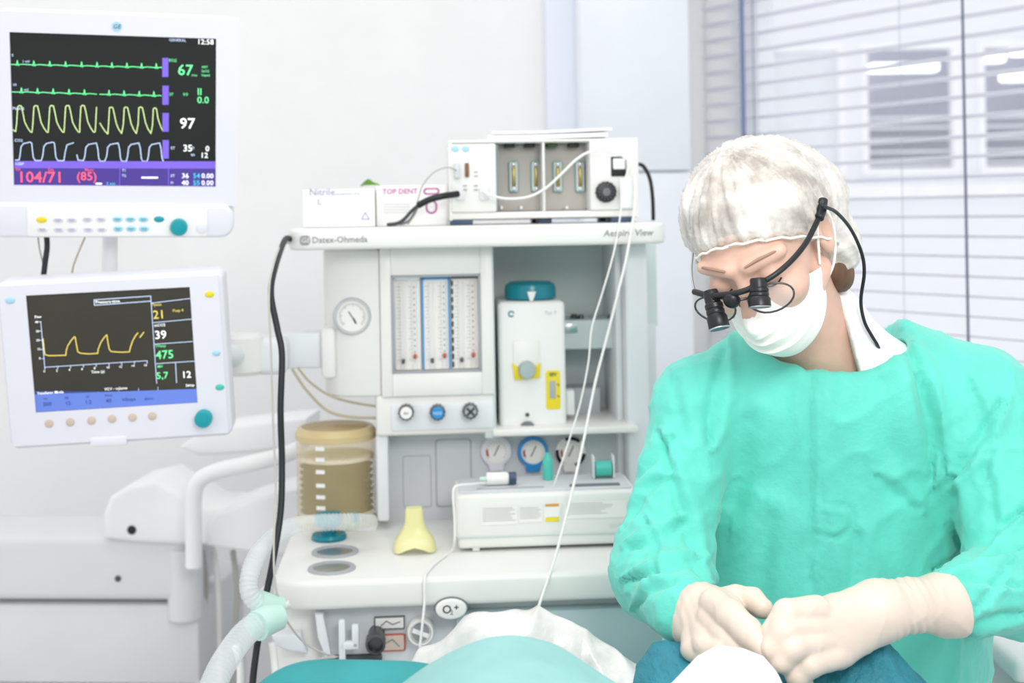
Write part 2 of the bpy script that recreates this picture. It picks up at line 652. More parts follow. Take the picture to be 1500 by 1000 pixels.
# tall cabinet against the back wall
CY = 3.3
cx0, cx1 = P(848, 100, CY).x, P(1012, 100, CY).x
ct = thing('tall_cabinet', 'tall plain white cabinet behind the machine, left of the window', 'cabinet', ((cx0 + cx1) / 2, CY + 0.2, 0))
MB().box(cx0, cx1, CY + 0.02, CY + 0.215, 0, 2.6, 0.004).build('body', 'cabinet_white', ct)
zs = P(930, 252, CY).z
MB().box(cx0 + 0.004, cx1 - 0.004, CY, CY + 0.02, zs + 0.003, 2.58, 0.003).build('door', 'cabinet_white', ct)
MB().box(cx0 + 0.004, cx1 - 0.004, CY, CY + 0.02, 0.08, zs - 0.003, 0.003).build('door', 'cabinet_white', ct)

# ================================================================== DENTAL UNIT, lower left
UY = 2.62
ub = P(150, 900, UY)
un = thing('dental_unit', 'white swivel-arm equipment unit with a rounded head at lower left', 'dental unit', (ub.x, UY + 0.15, 0))
UF = Frame(Matrix.Translation((0, UY, 0)) @ Matrix.Rotation(math.radians(-4), 4, 'Z'))
m = MB(UF.M); pb(m, UF, -160, 884, 292, 1010, 0.02, 0.34, 0.01)
a = UF.at(-160, 900, 0.02); b_ = UF.at(292, 900, 0.02)
m.box(a.x, b_.x, 0.02, 0.36, 0.0, UF.at(100, 995, 0.02).z, 0.005)
m.build('cabinet_body', 'unit_grey', un)
m = MB(UF.M); pb(m, UF, -160, 786, 276, 880, 0.0, 0.2, 0.018, 4); m.build('beam', 'unit_grey', un)
p = UF.at(271, 800, 0.03); q = UF.at(271, 905, 0.03)
m = MB(UF.M); m.lathe([(0.0, -0.004), (0.03, -0.003), (0.037, 0.004), (0.037, p.z - q.z)], (p.x, 0.03, q.z)); m.build('pivot', 'unit_grey', un)
p = UF.at(173, 847, 0.0)
MB(UF.M).lathe([(0.006, -0.004), (0.0065, 0.002), (0.004, 0.005)], (p.x, 0, p.z), (0, -1, 0), 16).build('screw', 'dark_metal', un)


def superell(mb, c, r, e=0.5, n=36, mm=20):
    """rounded-box solid (superellipsoid)."""
    sg = lambda v, ex: math.copysign(abs(v) ** ex, v)
    vs, fs = [], []
    for i in range(mm + 1):
        a = -pi / 2 + pi * i / mm
        for k in range(n):
            g = 2 * pi * k / n
            ca, sa = sg(math.cos(a), e), sg(math.sin(a), e)
            vs.append((c[0] + r[0] * ca * sg(math.cos(g), e), c[1] + r[1] * ca * sg(math.sin(g), e), c[2] + r[2] * sa))
    for i in range(mm):
        for k in range(n):
            fs.append((i * n + k, i * n + (k + 1) % n, (i + 1) * n + (k + 1) % n, (i + 1) * n + k))
    return mb.add(vs, fs)


p0, p1 = UF.at(150, 700, -0.02), UF.at(330, 800, -0.02)
prof = []
for px, py in ((150, 790), (150, 752), (160, 728), (185, 712), (228, 703), (262, 722), (300, 744), (350, 748), (350, 800), (260, 799), (200, 796)):
    v = UF.at(px, py, -0.02)
    prof.append((v.x, v.z))
m = MB(UF.M); m.prism(prof, -0.02, 0.16, 0.014, 4); hd = m.build('head', 'unit_white', un, sharp=60)
p = UF.at(193, 776, -0.02)
MB(UF.M).lathe([(0.009, -0.004), (0.0095, 0.001), (0.007, 0.003)], (p.x, -0.02, p.z), (0, -1, 0), 16).build('socket', 'black', hd)
v0, v1 = UF.at(302, 742, -0.05), UF.at(446, 815, -0.05)
m = MB(UF.M)
m.prism([(UF.at(a, b, -0.05).x, UF.at(a, b, -0.05).z) for a, b in ((302, 800), (302, 768), (316, 752), (360, 735), (402, 722), (450, 715), (450, 812), (400, 816))], -0.05, 0.12, 0.012, 4)
m.build('instrument_tray', 'unit_white', un, sharp=60)
pts = [UF.at(a, b, -0.08) for a, b in ((284, 830), (284, 790), (284, 730), (292, 704), (318, 690), (362, 680), (410, 668), (445, 655))]
m = MB(UF.M); m.sweep(spline(pts, 6), 0.0165, 16); m.build('handle', 'unit_white', un)
m = MB(UF.M)
m.prism([(UF.at(a, b, 0.2).x, UF.at(a, b, 0.2).z) for a, b in ((262, 655), (300, 628), (380, 618), (450, 612), (450, 655), (360, 664), (290, 668))], 0.2, 0.34, 0.01, 3)
m.build('upper_arm', 'unit_white', un, sharp=60)
for k, (a, b, mt) in enumerate(((313, 322, 'cable_white'), (296, 286, 'cable_grey'), (341, 338, 'cable_grey'))):
    pts = [UF.at(x_, y_, 0.08) for x_, y_ in ((a, 806), (a + 6, 860), ((a + b) / 2 + 4, 930), (b, 1010), (b - 4, 1120))]
    MB(UF.M).tube(pts, 0.006, 8).build('hose', mt, un)

# ================================================================== ANAESTHESIA MACHINE
WT = MF.at(650, 845, -0.24).z          # worktop height
mb_ = MF.M @ Vector((-0.02, 0.05, 0))
mc = thing('anesthesia_machine', 'large white anaesthesia machine with shelf, flow meters and worktop', 'anaesthesia machine', mb_)


def mk(): return MB(MF.M)


# top shelf
sf, sbk = -0.02, 0.40
xa, xb = MF.at(420, 350, sf).x, MF.at(979, 340, sf).x
zt, zb = MF.at(700, 330, sf).z, MF.at(700, 362, sf).z
SHZ = zt
poly = rrect(xa, xb, sf, sbk, 0.035, 8)
m = mk(); m.prism(poly, zb, zt, 0.007, 3, plane='xy'); shelf = m.build('top_shelf', 'machine_white', mc, sharp=50)
c = MF.at(457, 352, sf)
m = mk(); m.text('Datex-Ohmeda', c.x, c.z, sf - 0.0006, 0.0145, ext=0.0002); m.build('lettering', 'print_grey', shelf)
c = MF.at(884, 342, sf)
m = mk(); m.text('Aespire View', c.x, c.z, sf - 0.0006, 0.0155, shear=0.15, ext=0.0002); m.build('lettering', 'print_grey', shelf)
c = MF.at(447, 352, sf)
m = mk(); m.prism(rrect(c.x - 0.0085, c.x + 0.0085, c.z - 0.008, c.z + 0.008, 0.006), sf - 0.0008, sf + 0.001); lg = m.build('emblem', 'print_grey', shelf)
m = mk(); m.text('GE', c.x, c.z, sf - 0.0012, 0.012, 'CENTER', 0.25); m.build('emblem_letters', 'machine_white', shelf)

# upper cabinet: left side panel with gauge
yp = 0.055
m = mk()
x0, x1 = MF.at(471, 450, yp).x, MF.at(556, 450, yp).x
z1, z0 = zb - 0.001, MF.at(500, 583, yp).z
m.prism([(x0, yp + 0.3), (x0, yp + 0.06), (x0 + 0.008, yp + 0.028), (x0 + 0.03, yp + 0.008), (x0 + 0.06, yp), (x1, yp), (x1, yp + 0.3)], z0, z1, 0.006, 2, plane='xy')
sp = m.build('side_panel', 'machine_white', mc, sharp=50)
g = MF.at(516, 463, yp)
m = mk(); m.lathe([(0.0325, -0.012), (0.0325, 0.004), (0.030, 0.008), (0.0275, 0.008), (0.027, 0.003), (0, 0.003)], (g.x, yp + 0.004, g.z), (0, -1, 0), 40); gg = m.build('pressure_gauge', 'steel', mc)
m = mk(); m.lathe([(0.027, 0), (0.027, 0.0006)], (g.x, yp, g.z), (0, -1, 0), 40); m.build('dial', 'label_white', gg)
m = mk()
for k in range(24):
    a = math.radians(-130 + 260 * k / 23)
    r0 = 0.0195 if k % 4 else 0.0175
    m.ribbon([(g.x + r0 * math.sin(a), g.z + r0 * math.cos(a)), (g.x + 0.0225 * math.sin(a), g.z + 0.0225 * math.cos(a))], 0.0009, yp - 0.0012)
m.ribbon([(g.x - 0.006, g.z + 0.008), (g.x + 0.004, g.z - 0.008)], 0.0016, yp - 0.0016)
m.ribbon([(g.x + 0.002, g.z - 0.004), (g.x + 0.006, g.z - 0.012)], 0.003, yp - 0.0016)
m.build('needle', 'print_dark', gg)

# flow meter panel with window
yf = 0.045
X = lambda px, py=470: MF.at(px, py, yf).x
Z = lambda py, px=640: MF.at(px, py, yf).z
xo0, xo1, zo1, zo0 = X(557), X(723), zb - 0.001, Z(580)
xi0, xi1, zi1, zi0 = X(574), X(704), Z(403), Z(545)
m = mk()
m.box(xo0, xi0, yf, yf + 0.25, zo0, zo1, 0.003)
m.box(xi1, xo1, yf, yf + 0.25, zo0, zo1, 0.003)
m.box(xi0 - 0.001, xi1 + 0.001, yf, yf + 0.25, zi1, zo1, 0.003)
m.box(xi0 - 0.001, xi1 + 0.001, yf, yf + 0.25, zo0, zi0, 0.003)
m.box(xi0 - 0.002, xi1 + 0.002, yf + 0.03, yf + 0.24, zi0 - 0.002, zi1 + 0.002)
fp = m.build('flowmeter_panel', 'machine_white', mc)
m = mk()
r_ = 0.003
for a, b, c, d in ((xi0, xi1, zi1 - r_, zi1), (xi0, xi1, zi0, zi0 + r_), (xi0, xi0 + r_, zi0, zi1), (xi1 - r_, xi1, zi0, zi1)):
    m.box(a, b, yf - 0.0015, yf + 0.006, c, d, 0.001)
m.build('window_bezel', 'line_grey', fp)
cols = [('steel', 575, 617), ('blue', 617, 661), ('black', 661, 703)]
for k, (cm, pa, pc) in enumerate(cols):
    xa_, xc_ = X(pa) + 0.0015, X(pc) - 0.0015
    m = mk()
    m.box(xa_, xc_, yf + 0.022, yf + 0.029, zi0 + 0.003, zi1 - 0.003)
    bank = m.build('flow_bank', 'label_white', fp)
    m = mk()
    wd = 0.0028
    m.box(xa_, xa_ + wd, yf + 0.019, yf + 0.0225, zi0 + 0.003, zi1 - 0.003)
    if cm == 'blue':
        m.box(xc_ - wd, xc_, yf + 0.019, yf + 0.0225, zi0 + 0.003, zi1 - 0.003)
    m.box(xa_, xc_, yf + 0.019, yf + 0.0225, zi1 - 0.008, zi1 - 0.003)
    if cm == 'black':
        m.v, m.f = [], []
        m.box(xa_, xc_, yf + 0.019, yf + 0.0225, zi1 - 0.007, zi1 - 0.003)
        for q in range(11):
            zz = zi0 + 0.006 + (zi1 - zi0 - 0.012) * q / 11
            m.box(xa_, xa_ + wd, yf + 0.019, yf + 0.0225, zz, zz + 0.009)
    m.build('bank_marking', cm, bank)
    W_ = xc_ - xa_
    for f_ in (0.34, 0.78):
        xc = xa_ + W_ * f_
        mk().cyl((xc, yf + 0.014, zi0 + 0.005), (xc, yf + 0.014, zi1 - 0.012), 0.0052, n=14).build('flow_tube', 'glass_clear', bank)
        zf_ = zi0 + (0.022 if f_ > 0.5 else 0.014)
        mk().lathe([(0.001, 0), (0.0035, 0.002), (0.0035, 0.007), (0.002, 0.009)], (xc, yf + 0.014, zf_), n=12).build('float', 'red' if f_ > 0.5 else 'dark_metal', bank)
        m = mk()
        for q in range(22):
            zz = zi0 + 0.02 + (zi1 - zi0 - 0.04) * q / 21
            l_ = 0.004 if q % 3 == 0 else 0.0022
            s_ = -1 if f_ < 0.5 else -1
            xs_ = xc + s_ * 0.0058
            m.ribbon([(xs_, zz), (xs_ - l_, zz)], 0.0007, yf + 0.0215)
        if f_ > 0.5:
            for q in range(13):
                zz = zi0 + 0.025 + (zi1 - zi0 - 0.045) * q / 12
                m.ribbon([(xc, zz - 0.0011), (xc, zz + 0.0011)], 0.0016, yf + 0.0082)
        m.build('scale_ticks', 'print_dark', bank)

# knob panel
yk = 0.05
m = mk(); pb(m, MF, 551, 578, 725, 637, yk, 0.2, 0.006, 3); kp = m.build('knob_panel', 'machine_white', mc)
m = mk(); pb(m, MF, 572, 590, 724, 630, yk - 0.004, 0.01, 0.004); m.build('knob_plate', 'machine_cool', kp)
for px, py, cm, fm in ((595, 604, 'chrome', 'white'), (641, 604, 'blue', 'blue'), (689, 602, 'black', 'steel')):
    g = MF.at(px, py, yk - 0.02)
    m = mk()
    rr = []
    n = 48
    for k in range(n):
        a = 2 * pi * k / n
        r = 0.0128 + (0.0007 if k % 4 < 2 else -0.0005)
        rr.append((g.x + r * math.cos(a), g.z + r * math.sin(a)))
    m.prism(rr, yk - 0.026, yk - 0.002, 0.0015, 2)
    kn = m.build('knob', 'dark_metal', kp)
    m = mk(); m.lathe([(0.0105, -0.002), (0.0105, 0.001), (0.009, 0.003), (0, 0.003)], (g.x, yk - 0.026, g.z), (0, -1, 0), 28); m.build('knob_cap', fm, kn)
    m = mk()
    if fm == 'steel':
        for a in (math.pi / 4, 3 * math.pi / 4):
            m.ribbon([(g.x - 0.008 * math.cos(a), g.z - 0.008 * math.sin(a)), (g.x + 0.008 * math.cos(a), g.z + 0.008 * math.sin(a))], 0.0045, yk - 0.0297)
        m.build('knob_mark', 'print_dark', kn)
    else:
        m.text('Air' if fm == 'white' else 'N2O', g.x, g.z, yk - 0.0297, 0.007, 'CENTER'); m.build('knob_mark', 'print_dark' if fm == 'white' else 'white', kn)

# vaporizer bay
yb = 0.27
m = mk(); pb(m, MF, 720, 350, 962, 480, yb, 0.02, 0.0); bay = m.build('bay_back', 'bay_green', mc)
m = mk(); pb(m, MF, 720, 478, 962, 650, yb - 0.004, 0.02, 0.0); m.build('bay_lower_back', 'bay_light', mc)
x0 = MF.at(725, 500, 0.05).x
zs1, zs0 = zb - 0.001, MF.at(800, 640, 0.05).z
m = mk(); m.box(x0 - 0.02, x0, 0.051, yb, zs0, zs1, 0.003); m.build('bay_side', 'bay_green', mc)
xr0, xr1 = MF.at(917, 500, 0.07).x, MF.at(950, 500, 0.07).x
m = mk(); m.box(xr0, xr1, 0.07, yb + 0.05, WT, zs1, 0.006, 3); m.build('right_column', 'machine_cool', mc)
m = mk(); m.box(xr0 - 0.012, xr0, 0.11, yb + 0.05, WT, zs1, 0.004); m.build('column_step', 'bay_light', mc)
m = mk(); pb(m, MF, 722, 626, 935, 637, 0.04, 0.26, 0.004); m.build('bay_floor', 'machine_white', mc)
m = mk(); pb(m, MF, 820, 468, 921, 511, 0.16, 0.1, 0.004); mf_ = m.build('manifold', 'bay_green', mc)
for px in (845, 900):
    g = MF.at(px, 468, 0.18)
    mk().lathe([(0.008, 0), (0.008, 0.006), (0.006, 0.008), (0.006, 0.012)], (g.x - 0.004, 0.19, g.z - 0.002), n=16).build('port', 'dark_metal', mf_)
    mk().lathe([(0.005, 0), (0.005, 0.009), (0.004, 0.011)], (g.x + 0.009, 0.19, g.z - 0.002), n=16).build('port', 'dark_metal', mf_)
m = mk(); pb(m, MF, 826, 474, 846, 488, 0.158, 0.01, 0.001); m.build('manifold_plate', 'steel', mf_)
m = mk(); pb(m, MF, 832, 568, 880, 612, 0.2, 0.06, 0.004); m.build('bracket', 'panel_grey', mc)

# lower grey panel, left column, gauges
yg = 0.125
m = mk(); pb(m, MF, 565, 632, 940, 772, yg, 0.15, 0.003); gp = m.build('gauge_panel', 'panel_grey', mc)
m = mk(); pb(m, MF, 551, 570, 569, 764, 0.06, 0.2, 0.005); m.build('left_column', 'machine_cool', mc)
m = mk()
q0, q1 = MF.at(638, 644, yg), MF.at(691, 740, yg)
ring = rrect(q0.x, q1.x, q1.z, q0.z, 0.006, 4)
m.ribbon(ring + [ring[0]], 0.0022, yg - 0.0008)
q2, q3 = MF.at(590, 668, yg), MF.at(632, 742, yg)
ring = rrect(q2.x, q3.x, q3.z, q2.z, 0.004, 3)
m.ribbon(ring + [ring[0]], 0.0012, yg - 0.0008)
m.build('panel_groove', 'line_grey', gp)
for px, py, cm in ((727, 661, 'monitor_white'), (781, 662, 'blue'), (836, 662, 'label_white')):
    yy = yg - 0.012
    g = MF.at(px, py, yy)
    poly = []
    R_ = 0.0275
    for k in range(33):
        a = math.radians(-58 + 296 * k / 32)
        poly.append((g.x + R_ * math.cos(a), g.z + R_ * math.sin(a)))
    poly += [(g.x - 0.012, g.z - 0.036), (g.x + 0.012, g.z - 0.036)]
    m = mk(); m.prism(poly, yy, yg, 0.003, 2); gg = m.build('pipeline_gauge', cm, mc)
    m = mk(); m.lathe([(0.021, 0), (0.021, 0.0015), (0, 0.0015)], (g.x, yy, g.z), (0, -1, 0), 32); m.build('dial', 'label_white', gg)
    m = mk()
    for k in range(15):
        a = math.radians(-125 + 250 * k / 14)
        m.ribbon([(g.x + 0.016 * math.sin(a), g.z + 0.016 * math.cos(a)), (g.x + 0.019 * math.sin(a), g.z + 0.019 * math.cos(a))], 0.0008, yy - 0.002)
    m.ribbon([(g.x - 0.004, g.z - 0.007), (g.x + 0.005, g.z + 0.011)], 0.0018, yy - 0.0022)
    m.build('needle', 'print_dark', gg)
    m = mk(); m.ribbon([(g.x + 0.0165 * math.sin(a), g.z + 0.0165 * math.cos(a)) for a in (-2.0, -1.8, -1.6, -1.4)], 0.004, yy - 0.0018); m.build('red_zone', 'red', gg)
    if cm == 'label_white':
        m = mk()
        for a0 in (75, 195, 315):
            m.ribbon([(g.x + 0.0245 * math.cos(math.radians(a0 + d)), g.z + 0.0245 * math.sin(math.radians(a0 + d))) for d in (-22, -11, 0, 11, 22, 33)], 0.006, yy - 0.0006)
        m.build('rim_band', 'black', gg)

# worktop
xl = MF.atz(402, 838, WT).x
xr = 0.36
yF, yB = -0.24, 0.30
n = 14
poly = [(xr, yF), (xr, yB)]
rb, rf = 0.11, 0.055
for k in range(n + 1):
    a = math.radians(90 + 90 * k / n)
    poly.append((xl + rb + rb * math.cos(a), yB - 0.10 - rb + rb * math.sin(a)))
for k in range(n + 1):
    a = math.radians(180 + 90 * k / n)
    poly.append((xl + rf + rf * math.cos(a), yF + rf + rf * math.sin(a)))
wtb = MF.at(650, 888, yF).z
m = mk(); m.prism(poly, wtb, WT, 0.009, 3, plane='xy'); wt = m.build('worktop', 'machine_white', mc, sharp=50)
for px, py, r in ((491, 809, 0.038), (486, 833, 0.037)):
    g = MF.atz(px, py, WT)
    mk().lathe([(r, -0.002), (r, 0.002), (r * 0.97, 0.0035), (r * 0.78, 0.0035), (r * 0.76, 0.001), (r * 0.76, -0.002)], (g.x, g.y, WT), n=40).build('valve_ring', 'line_grey', wt)
    mk().lathe([(r * 0.76, 0.0), (r * 0.76, 0.0016), (0, 0.003)], (g.x, g.y, WT), n=40).build('valve_disc', 'steel', wt)
g = MF.atz(482, 789, WT)
m = mk()
m.lathe([(0.029, 0.001), (0.030, 0.004), (0.028, 0.009), (0.012, 0.011), (0.012, 0.022), (0.022, 0.024), (0.023, 0.04), (0.021, 0.0435), (0, 0.0445)], (g.x, g.y, WT), n=36)
m.build('relief_knob', 'teal_dark', wt)
g2 = MF.atz(512, 776, WT)
m = mk(); m.box(g2.x - 0.012, g2.x + 0.016, g2.y, g2.y + 0.02, WT + 0.001, WT + 0.03, 0.004); m.build('bellows_latch', 'teal_dark', wt)

# lower body
xbl, xbr = MF.at(470, 930, yF + 0.03).x, xr - 0.01
m = mk(); m.box(xbl, xbr, yF + 0.035, yB, 0.12, wtb + 0.002, 0.006); lb = m.build('lower_body', 'panel_grey', mc)
m = mk(); m.box(xl - 0.02, xr, yF - 0.04, yB + 0.08, 0.07, 0.12, 0.02, 3); m.build('base', 'machine_cool', mc)
for sx in (xl + 0.03, xr - 0.05):
    for sy in (yF, yB):
        m = mk(); m.cyl((sx - 0.015, sy, 0.036), (sx + 0.015, sy, 0.036), 0.035, n=20); m.build('caster', 'black', mc)
m = mk(); pb(m, MF, 668, 892, 1010, 984, yF + 0.012, 0.03, 0.006); dr = m.build('drawer', 'drawer_grey', mc)
m = mk(); pb(m, MF, 668, 987, 1010, 1075, yF + 0.014, 0.03, 0.006); dr = m.build('drawer', 'drawer_grey', mc)
m = mk(); pb(m, MF, 850, 962, 930, 972, yF + 0.002, 0.012, 0.004)
g = MF.at(870, 975, yF)
m = mk()
m.prism(rrect(MF.at(845, 990, yF).x, MF.at(931, 990, yF).x, MF.at(890, 1008, yF).z, MF.at(890, 990, yF).z, 0.008), yF - 0.004, yF + 0.016, 0.003); m.build('drawer_pull', 'line_grey', dr)
# oxygen flush button
g = MF.at(661, 893, yF - 0.012)
m = mk(); m.prism([(g.x + 0.0255 * math.cos(a) * 1.0, g.z + 0.0165 * math.sin(a)) for a in np.linspace(0, 2 * pi, 36, endpoint=False)], yF - 0.004, yF + 0.04, 0.002); m.build('flush_collar', 'seam_dark', mc)
m = mk(); m.prism([(g.x + 0.0235 * math.cos(a), g.z + 0.0148 * math.sin(a)) for a in np.linspace(0, 2 * pi, 36, endpoint=False)], yF - 0.012, yF + 0.02, 0.003, 3); ob = m.build('flush_button', 'machine_white', mc)
m = mk(); m.text('O', g.x - 0.0065, g.z + 0.0005, yF - 0.0127, 0.0175, 'CENTER', ext=0.0003); m.text('2', g.x + 0.0005, g.z - 0.004, yF - 0.0127, 0.010, 'CENTER'); m.text('+', g.x + 0.0078, g.z + 0.003, yF - 0.0127, 0.013, 'CENTER', ext=0.0003); m.build('lettering', 'print_dark', ob)
# front fittings
yq = yF + 0.03
m = mk(); pb(m, MF, 548, 903, 593, 922, yq, 0.006, 0.001); m.build('label_frame', 'seam_dark', lb)
m = mk(); pb(m, MF, 550, 905, 591, 920, yq - 0.001, 0.004, 0.0005); m.build('label_plate', 'label_white', lb)
m = mk(); pb(m, MF, 537, 929, 594, 955, yq, 0.006, 0.003); m.build('label_frame', 'red', lb)
m = mk(); pb(m, MF, 539, 931, 592, 953, yq - 0.001, 0.004, 0.002); m.build('label_plate', 'beige', lb)
m = mk()
for a, b, c, d in ((560, 944, 575, 936), (575, 936, 585, 946), (558, 916, 566, 909), (566, 909, 575, 914), (575, 914, 586, 910)):
    u, v = MF.at(a, b, yq), MF.at(c, d, yq)
    m.ribbon([(u.x, u.z), (v.x, v.z)], 0.002, yq - 0.0016)
m.build('label_pictogram', 'print_grey', lb)
g = MF.at(550, 944, yq - 0.05)
m = mk(); m.lathe([(0.0125, -0.055), (0.0125, -0.02), (0.0150, -0.018), (0.0150, 0), (0.0115, 0.001), (0.0105, -0.012), (0, -0.012)], (g.x, yq - 0.05, g.z), (0, -1, 0), 28); m.build('gas_outlet', 'dark_metal', lb)
g = MF.at(616, 927, yq - 0.02)
m = mk(); m.lathe([(0.020, -0.03), (0.021, -0.004), (0.019, 0), (0.0165, 0), (0.016, -0.004), (0, -0.004)], (g.x, yq - 0.02, g.z), (0, -1, 0), 32); sw = m.build('rotary_switch', 'machine_white', lb)
m = mk(); m.lathe([(0.0135, 0), (0.013, 0.004), (0, 0.004)], (g.x, yq - 0.016, g.z), (0, -1, 0), 28); m.build('switch_face', 'print_grey', sw)
m = mk(); m.ribbon([(g.x - 0.010, g.z + 0.004), (g.x + 0.010, g.z - 0.004)], 0.007, yq - 0.0206); m.build('switch_pointer', 'white', sw)
m = mk(); pb(m, MF, 480, 960, 560, 1030, yq - 0.002, 0.02, 0.003); m.build('recess_panel', 'print_dark', lb)
# absorber housing at the left end
g = MF.at(448, 940, yF + 0.09)
zc0, zc1 = MF.at(448, 1010, yF + 0.03).z, wtb
m = mk(); m.lathe([(0.04, 0), (0.047, 0.006), (0.049, 0.02), (0.049, zc1 - zc0)], (g.x, yF + 0.09, zc0), n=36); ab = m.build('absorber_housing', 'machine_white', mc)
m = mk()
m.prism([(MF.at(a, b, yF + 0.02).x, MF.at(a, b, yF + 0.02).z) for a, b in ((462, 895), (474, 896), (486, 958), (478, 960), (466, 930))], yF + 0.008, yF + 0.03, 0.003); m.build('absorber_lever', 'machine_cool', ab)
m = mk()
for a in ((496, 908, 506, 975), (515, 915, 526, 950)):
    pb(m, MF, *a, yF + 0.0, 0.012, 0.003)
pb(m, MF, 496, 940, 526, 952, yF + 0.0, 0.012, 0.003)
m.build('hose_hook', 'machine_cool', mc)
m = mk()
m.tube([MF.at(a, b, yF - 0.01) for a, b in ((396, 858), (386, 866), (386, 880), (396, 890), (412, 889), (425, 884))], 0.0055, 10); m.build('cable_hook', 'machine_white', mc)
m = mk(); g = MF.at(420, 935, yF + 0.03)
m.prism([(MF.at(a, b, yF + 0.02).x, MF.at(a, b, yF + 0.02).z) for a, b in ((396, 930), (440, 928), (450, 958), (420, 955), (402, 946))], yF + 0.02, yF + 0.10, 0.006, 3); m.build('circuit_bracket', 'machine_cool', mc)
# bracket arm from the machine to the ventilator display
ya = 0.06
m = mk(); pb(m, MF, 395, 487, 478, 540, ya + 0.02, 0.05, 0.006); m.build('display_arm', 'machine_cool', mc)
m = mk(); pb(m, MF, 372, 495, 420, 550, ya - 0.03, 0.07, 0.014, 4); m.build('arm_joint', 'machine_cool', mc)
m = mk(); g = MF.at(350, 522, ya - 0.06); m.lathe([(0.03, -0.035), (0.036, -0.028), (0.036, 0.028), (0.03, 0.035)], (g.x, ya - 0.02, g.z), n=28); m.build('arm_knuckle', 'machine_white', mc)
m = mk(); m.cyl(MF.at(318, 520, -0.08), MF.at(352, 520, ya - 0.02), 0.018, n=16); m.build('arm_stub', 'machine_cool', mc)
m = mk(); pb(m, MF, 470, 480, 492, 555, ya - 0.0, 0.06, 0.008); m.build('arm_mount', 'machine_white', mc)

# bellows dome standing on the back of the worktop
g = MF.at(493, 700, 0.09)
gc = MF.atz(493, 768, WT)
bxy = (gc.x, gc.y + 0.02)
R_ = 0.0705
rz = MF.at(493, 632, bxy[1] - R_).z
bh = rz - WT
bw = MF.M @ Vector((bxy[0], bxy[1], WT))
be = thing('bellows_dome', 'amber clear bellows dome with white scale marks on the machine', 'bellows', bw)
m = mk(); m.lathe([(R_ + 0.004, 0.001), (R_ + 0.004, 0.012), (R_, 0.014), (R_, bh - 0.02), (R_ - 0.003, bh - 0.006), (R_ - 0.012, bh), (0.0, bh + 0.003)], (bxy[0], bxy[1], WT), n=48); dm = m.build('dome', 'amber', be)
m = mk()
pr = [(0.01, 0.016)]
nb = 8
hb = bh * 0.64
for k in range(nb):
    z0_ = 0.018 + (hb - 0.02) * k / nb
    z1_ = 0.018 + (hb - 0.02) * (k + 1) / nb
    pr += [(R_ - 0.023, z0_), (R_ - 0.006, (z0_ + z1_) / 2), (R_ - 0.023, z1_)]
pr += [(0.0, hb)]
m.lathe(pr, (bxy[0], bxy[1], WT), n=40); m.build('bellows', 'bellows', be, sharp=20)
m = mk(); m.lathe([(R_ - 0.004, hb + 0.004), (R_ - 0.004, hb + 0.011), (0, hb + 0.012)], (bxy[0], bxy[1], WT), n=40); m.build('bellows_top', 'label_white', be)
m = mk(); m.lathe([(R_ + 0.001, bh - 0.022), (R_ + 0.0025, bh - 0.012), (R_ - 0.004, bh - 0.001), (R_ - 0.010, bh - 0.001), (R_ - 0.003, bh - 0.014)], (bxy[0], bxy[1], WT), n=48); m.build('rim', 'amber_rim', be)
m = mk()
for k, py in enumerate((658, 674, 692, 712, 729, 745)):
    zz = MF.at(466, py, bxy[1] - R_).z
    for j in range(3):
        a0 = math.radians(244 + j * 4.5)
        a1 = math.radians(244 + (j + 1) * 4.5)
        q = [(bxy[0] + (R_ + 0.0006) * math.cos(a), bxy[1] + (R_ + 0.0006) * math.sin(a)) for a in (a0, a1)]
        m.add([(q[0][0], q[0][1], zz - 0.0035), (q[1][0], q[1][1], zz - 0.0035), (q[1][0], q[1][1], zz + 0.0035), (q[0][0], q[0][1], zz + 0.0035)], [(0, 1, 2, 3)])
m.build('scale_marks', 'white', dm)

# vaporizer
yv = 0.075
X = lambda px, py=530: MF.at(px, py, yv).x
Z = lambda py, px=780: MF.at(px, py, yv).z
vb = MF.M @ Vector(((X(730) + X(830)) / 2, yv + 0.06, Z(626)))
va = thing('vaporizer', 'white vaporizer with a teal dial cap and yellow filler label', 'vaporizer', vb)
m = mk(); pb(m, MF, 731, 441, 829, 627, yv, 0.13, 0.009, 4); vo = m.build('body', 'white', va)
g = MF.at(777, 441, yv + 0.045)
zt_ = Z(441)
m = mk(); m.lathe([(0.043, 0.001), (0.046, 0.004), (0.046, 0.02), (0.044, 0.027), (0.036, 0.032), (0.0, 0.034)], (g.x, yv + 0.05, zt_), n=48); m.build('dial', 'teal_dark', va)
m = mk(); m.prism([(X(774), Z(427)), (X(787), Z(427)), (X(782), Z(441)), (X(778), Z(441))], yv - 0.001, yv + 0.008, 0.0005); m.build('dial_pointer', 'white', va)
m = mk(); c = (X(750), Z(459)); m.ribbon([(c[0] + 0.0045 * math.cos(a), c[1] + 0.0045 * math.sin(a)) for a in np.linspace(0.3, 5.6, 14)], 0.0025, yv - 0.0008); m.build('emblem', 'teal', vo)
m = mk(); m.text('Tec 7', X(799), Z(459), yv - 0.0008, 0.009); m.build('lettering', 'line_grey', vo)
m = mk(); m.prism(rrect(X(751), X(791), Z(552), Z(497), 0.006), yv - 0.003, yv + 0.004, 0.002); m.build('filler_recess', 'machine_white', vo)
m = mk(); m.prism([(X(a), Z(b)) for a, b in ((750, 531), (757, 535), (762, 545), (780, 545), (785, 535), (792, 531), (790, 553), (753, 555))], yv - 0.006, yv, 0.001); m.build('filler_collar', 'yellow', vo)
m = mk(); m.lathe([(0.0155, -0.004), (0.0155, 0.012), (0.013, 0.016), (0, 0.016)], (X(771), yv - 0.004, Z(540)), (0, -1, 0), 28); m.build('filler_cap', 'steel', vo)
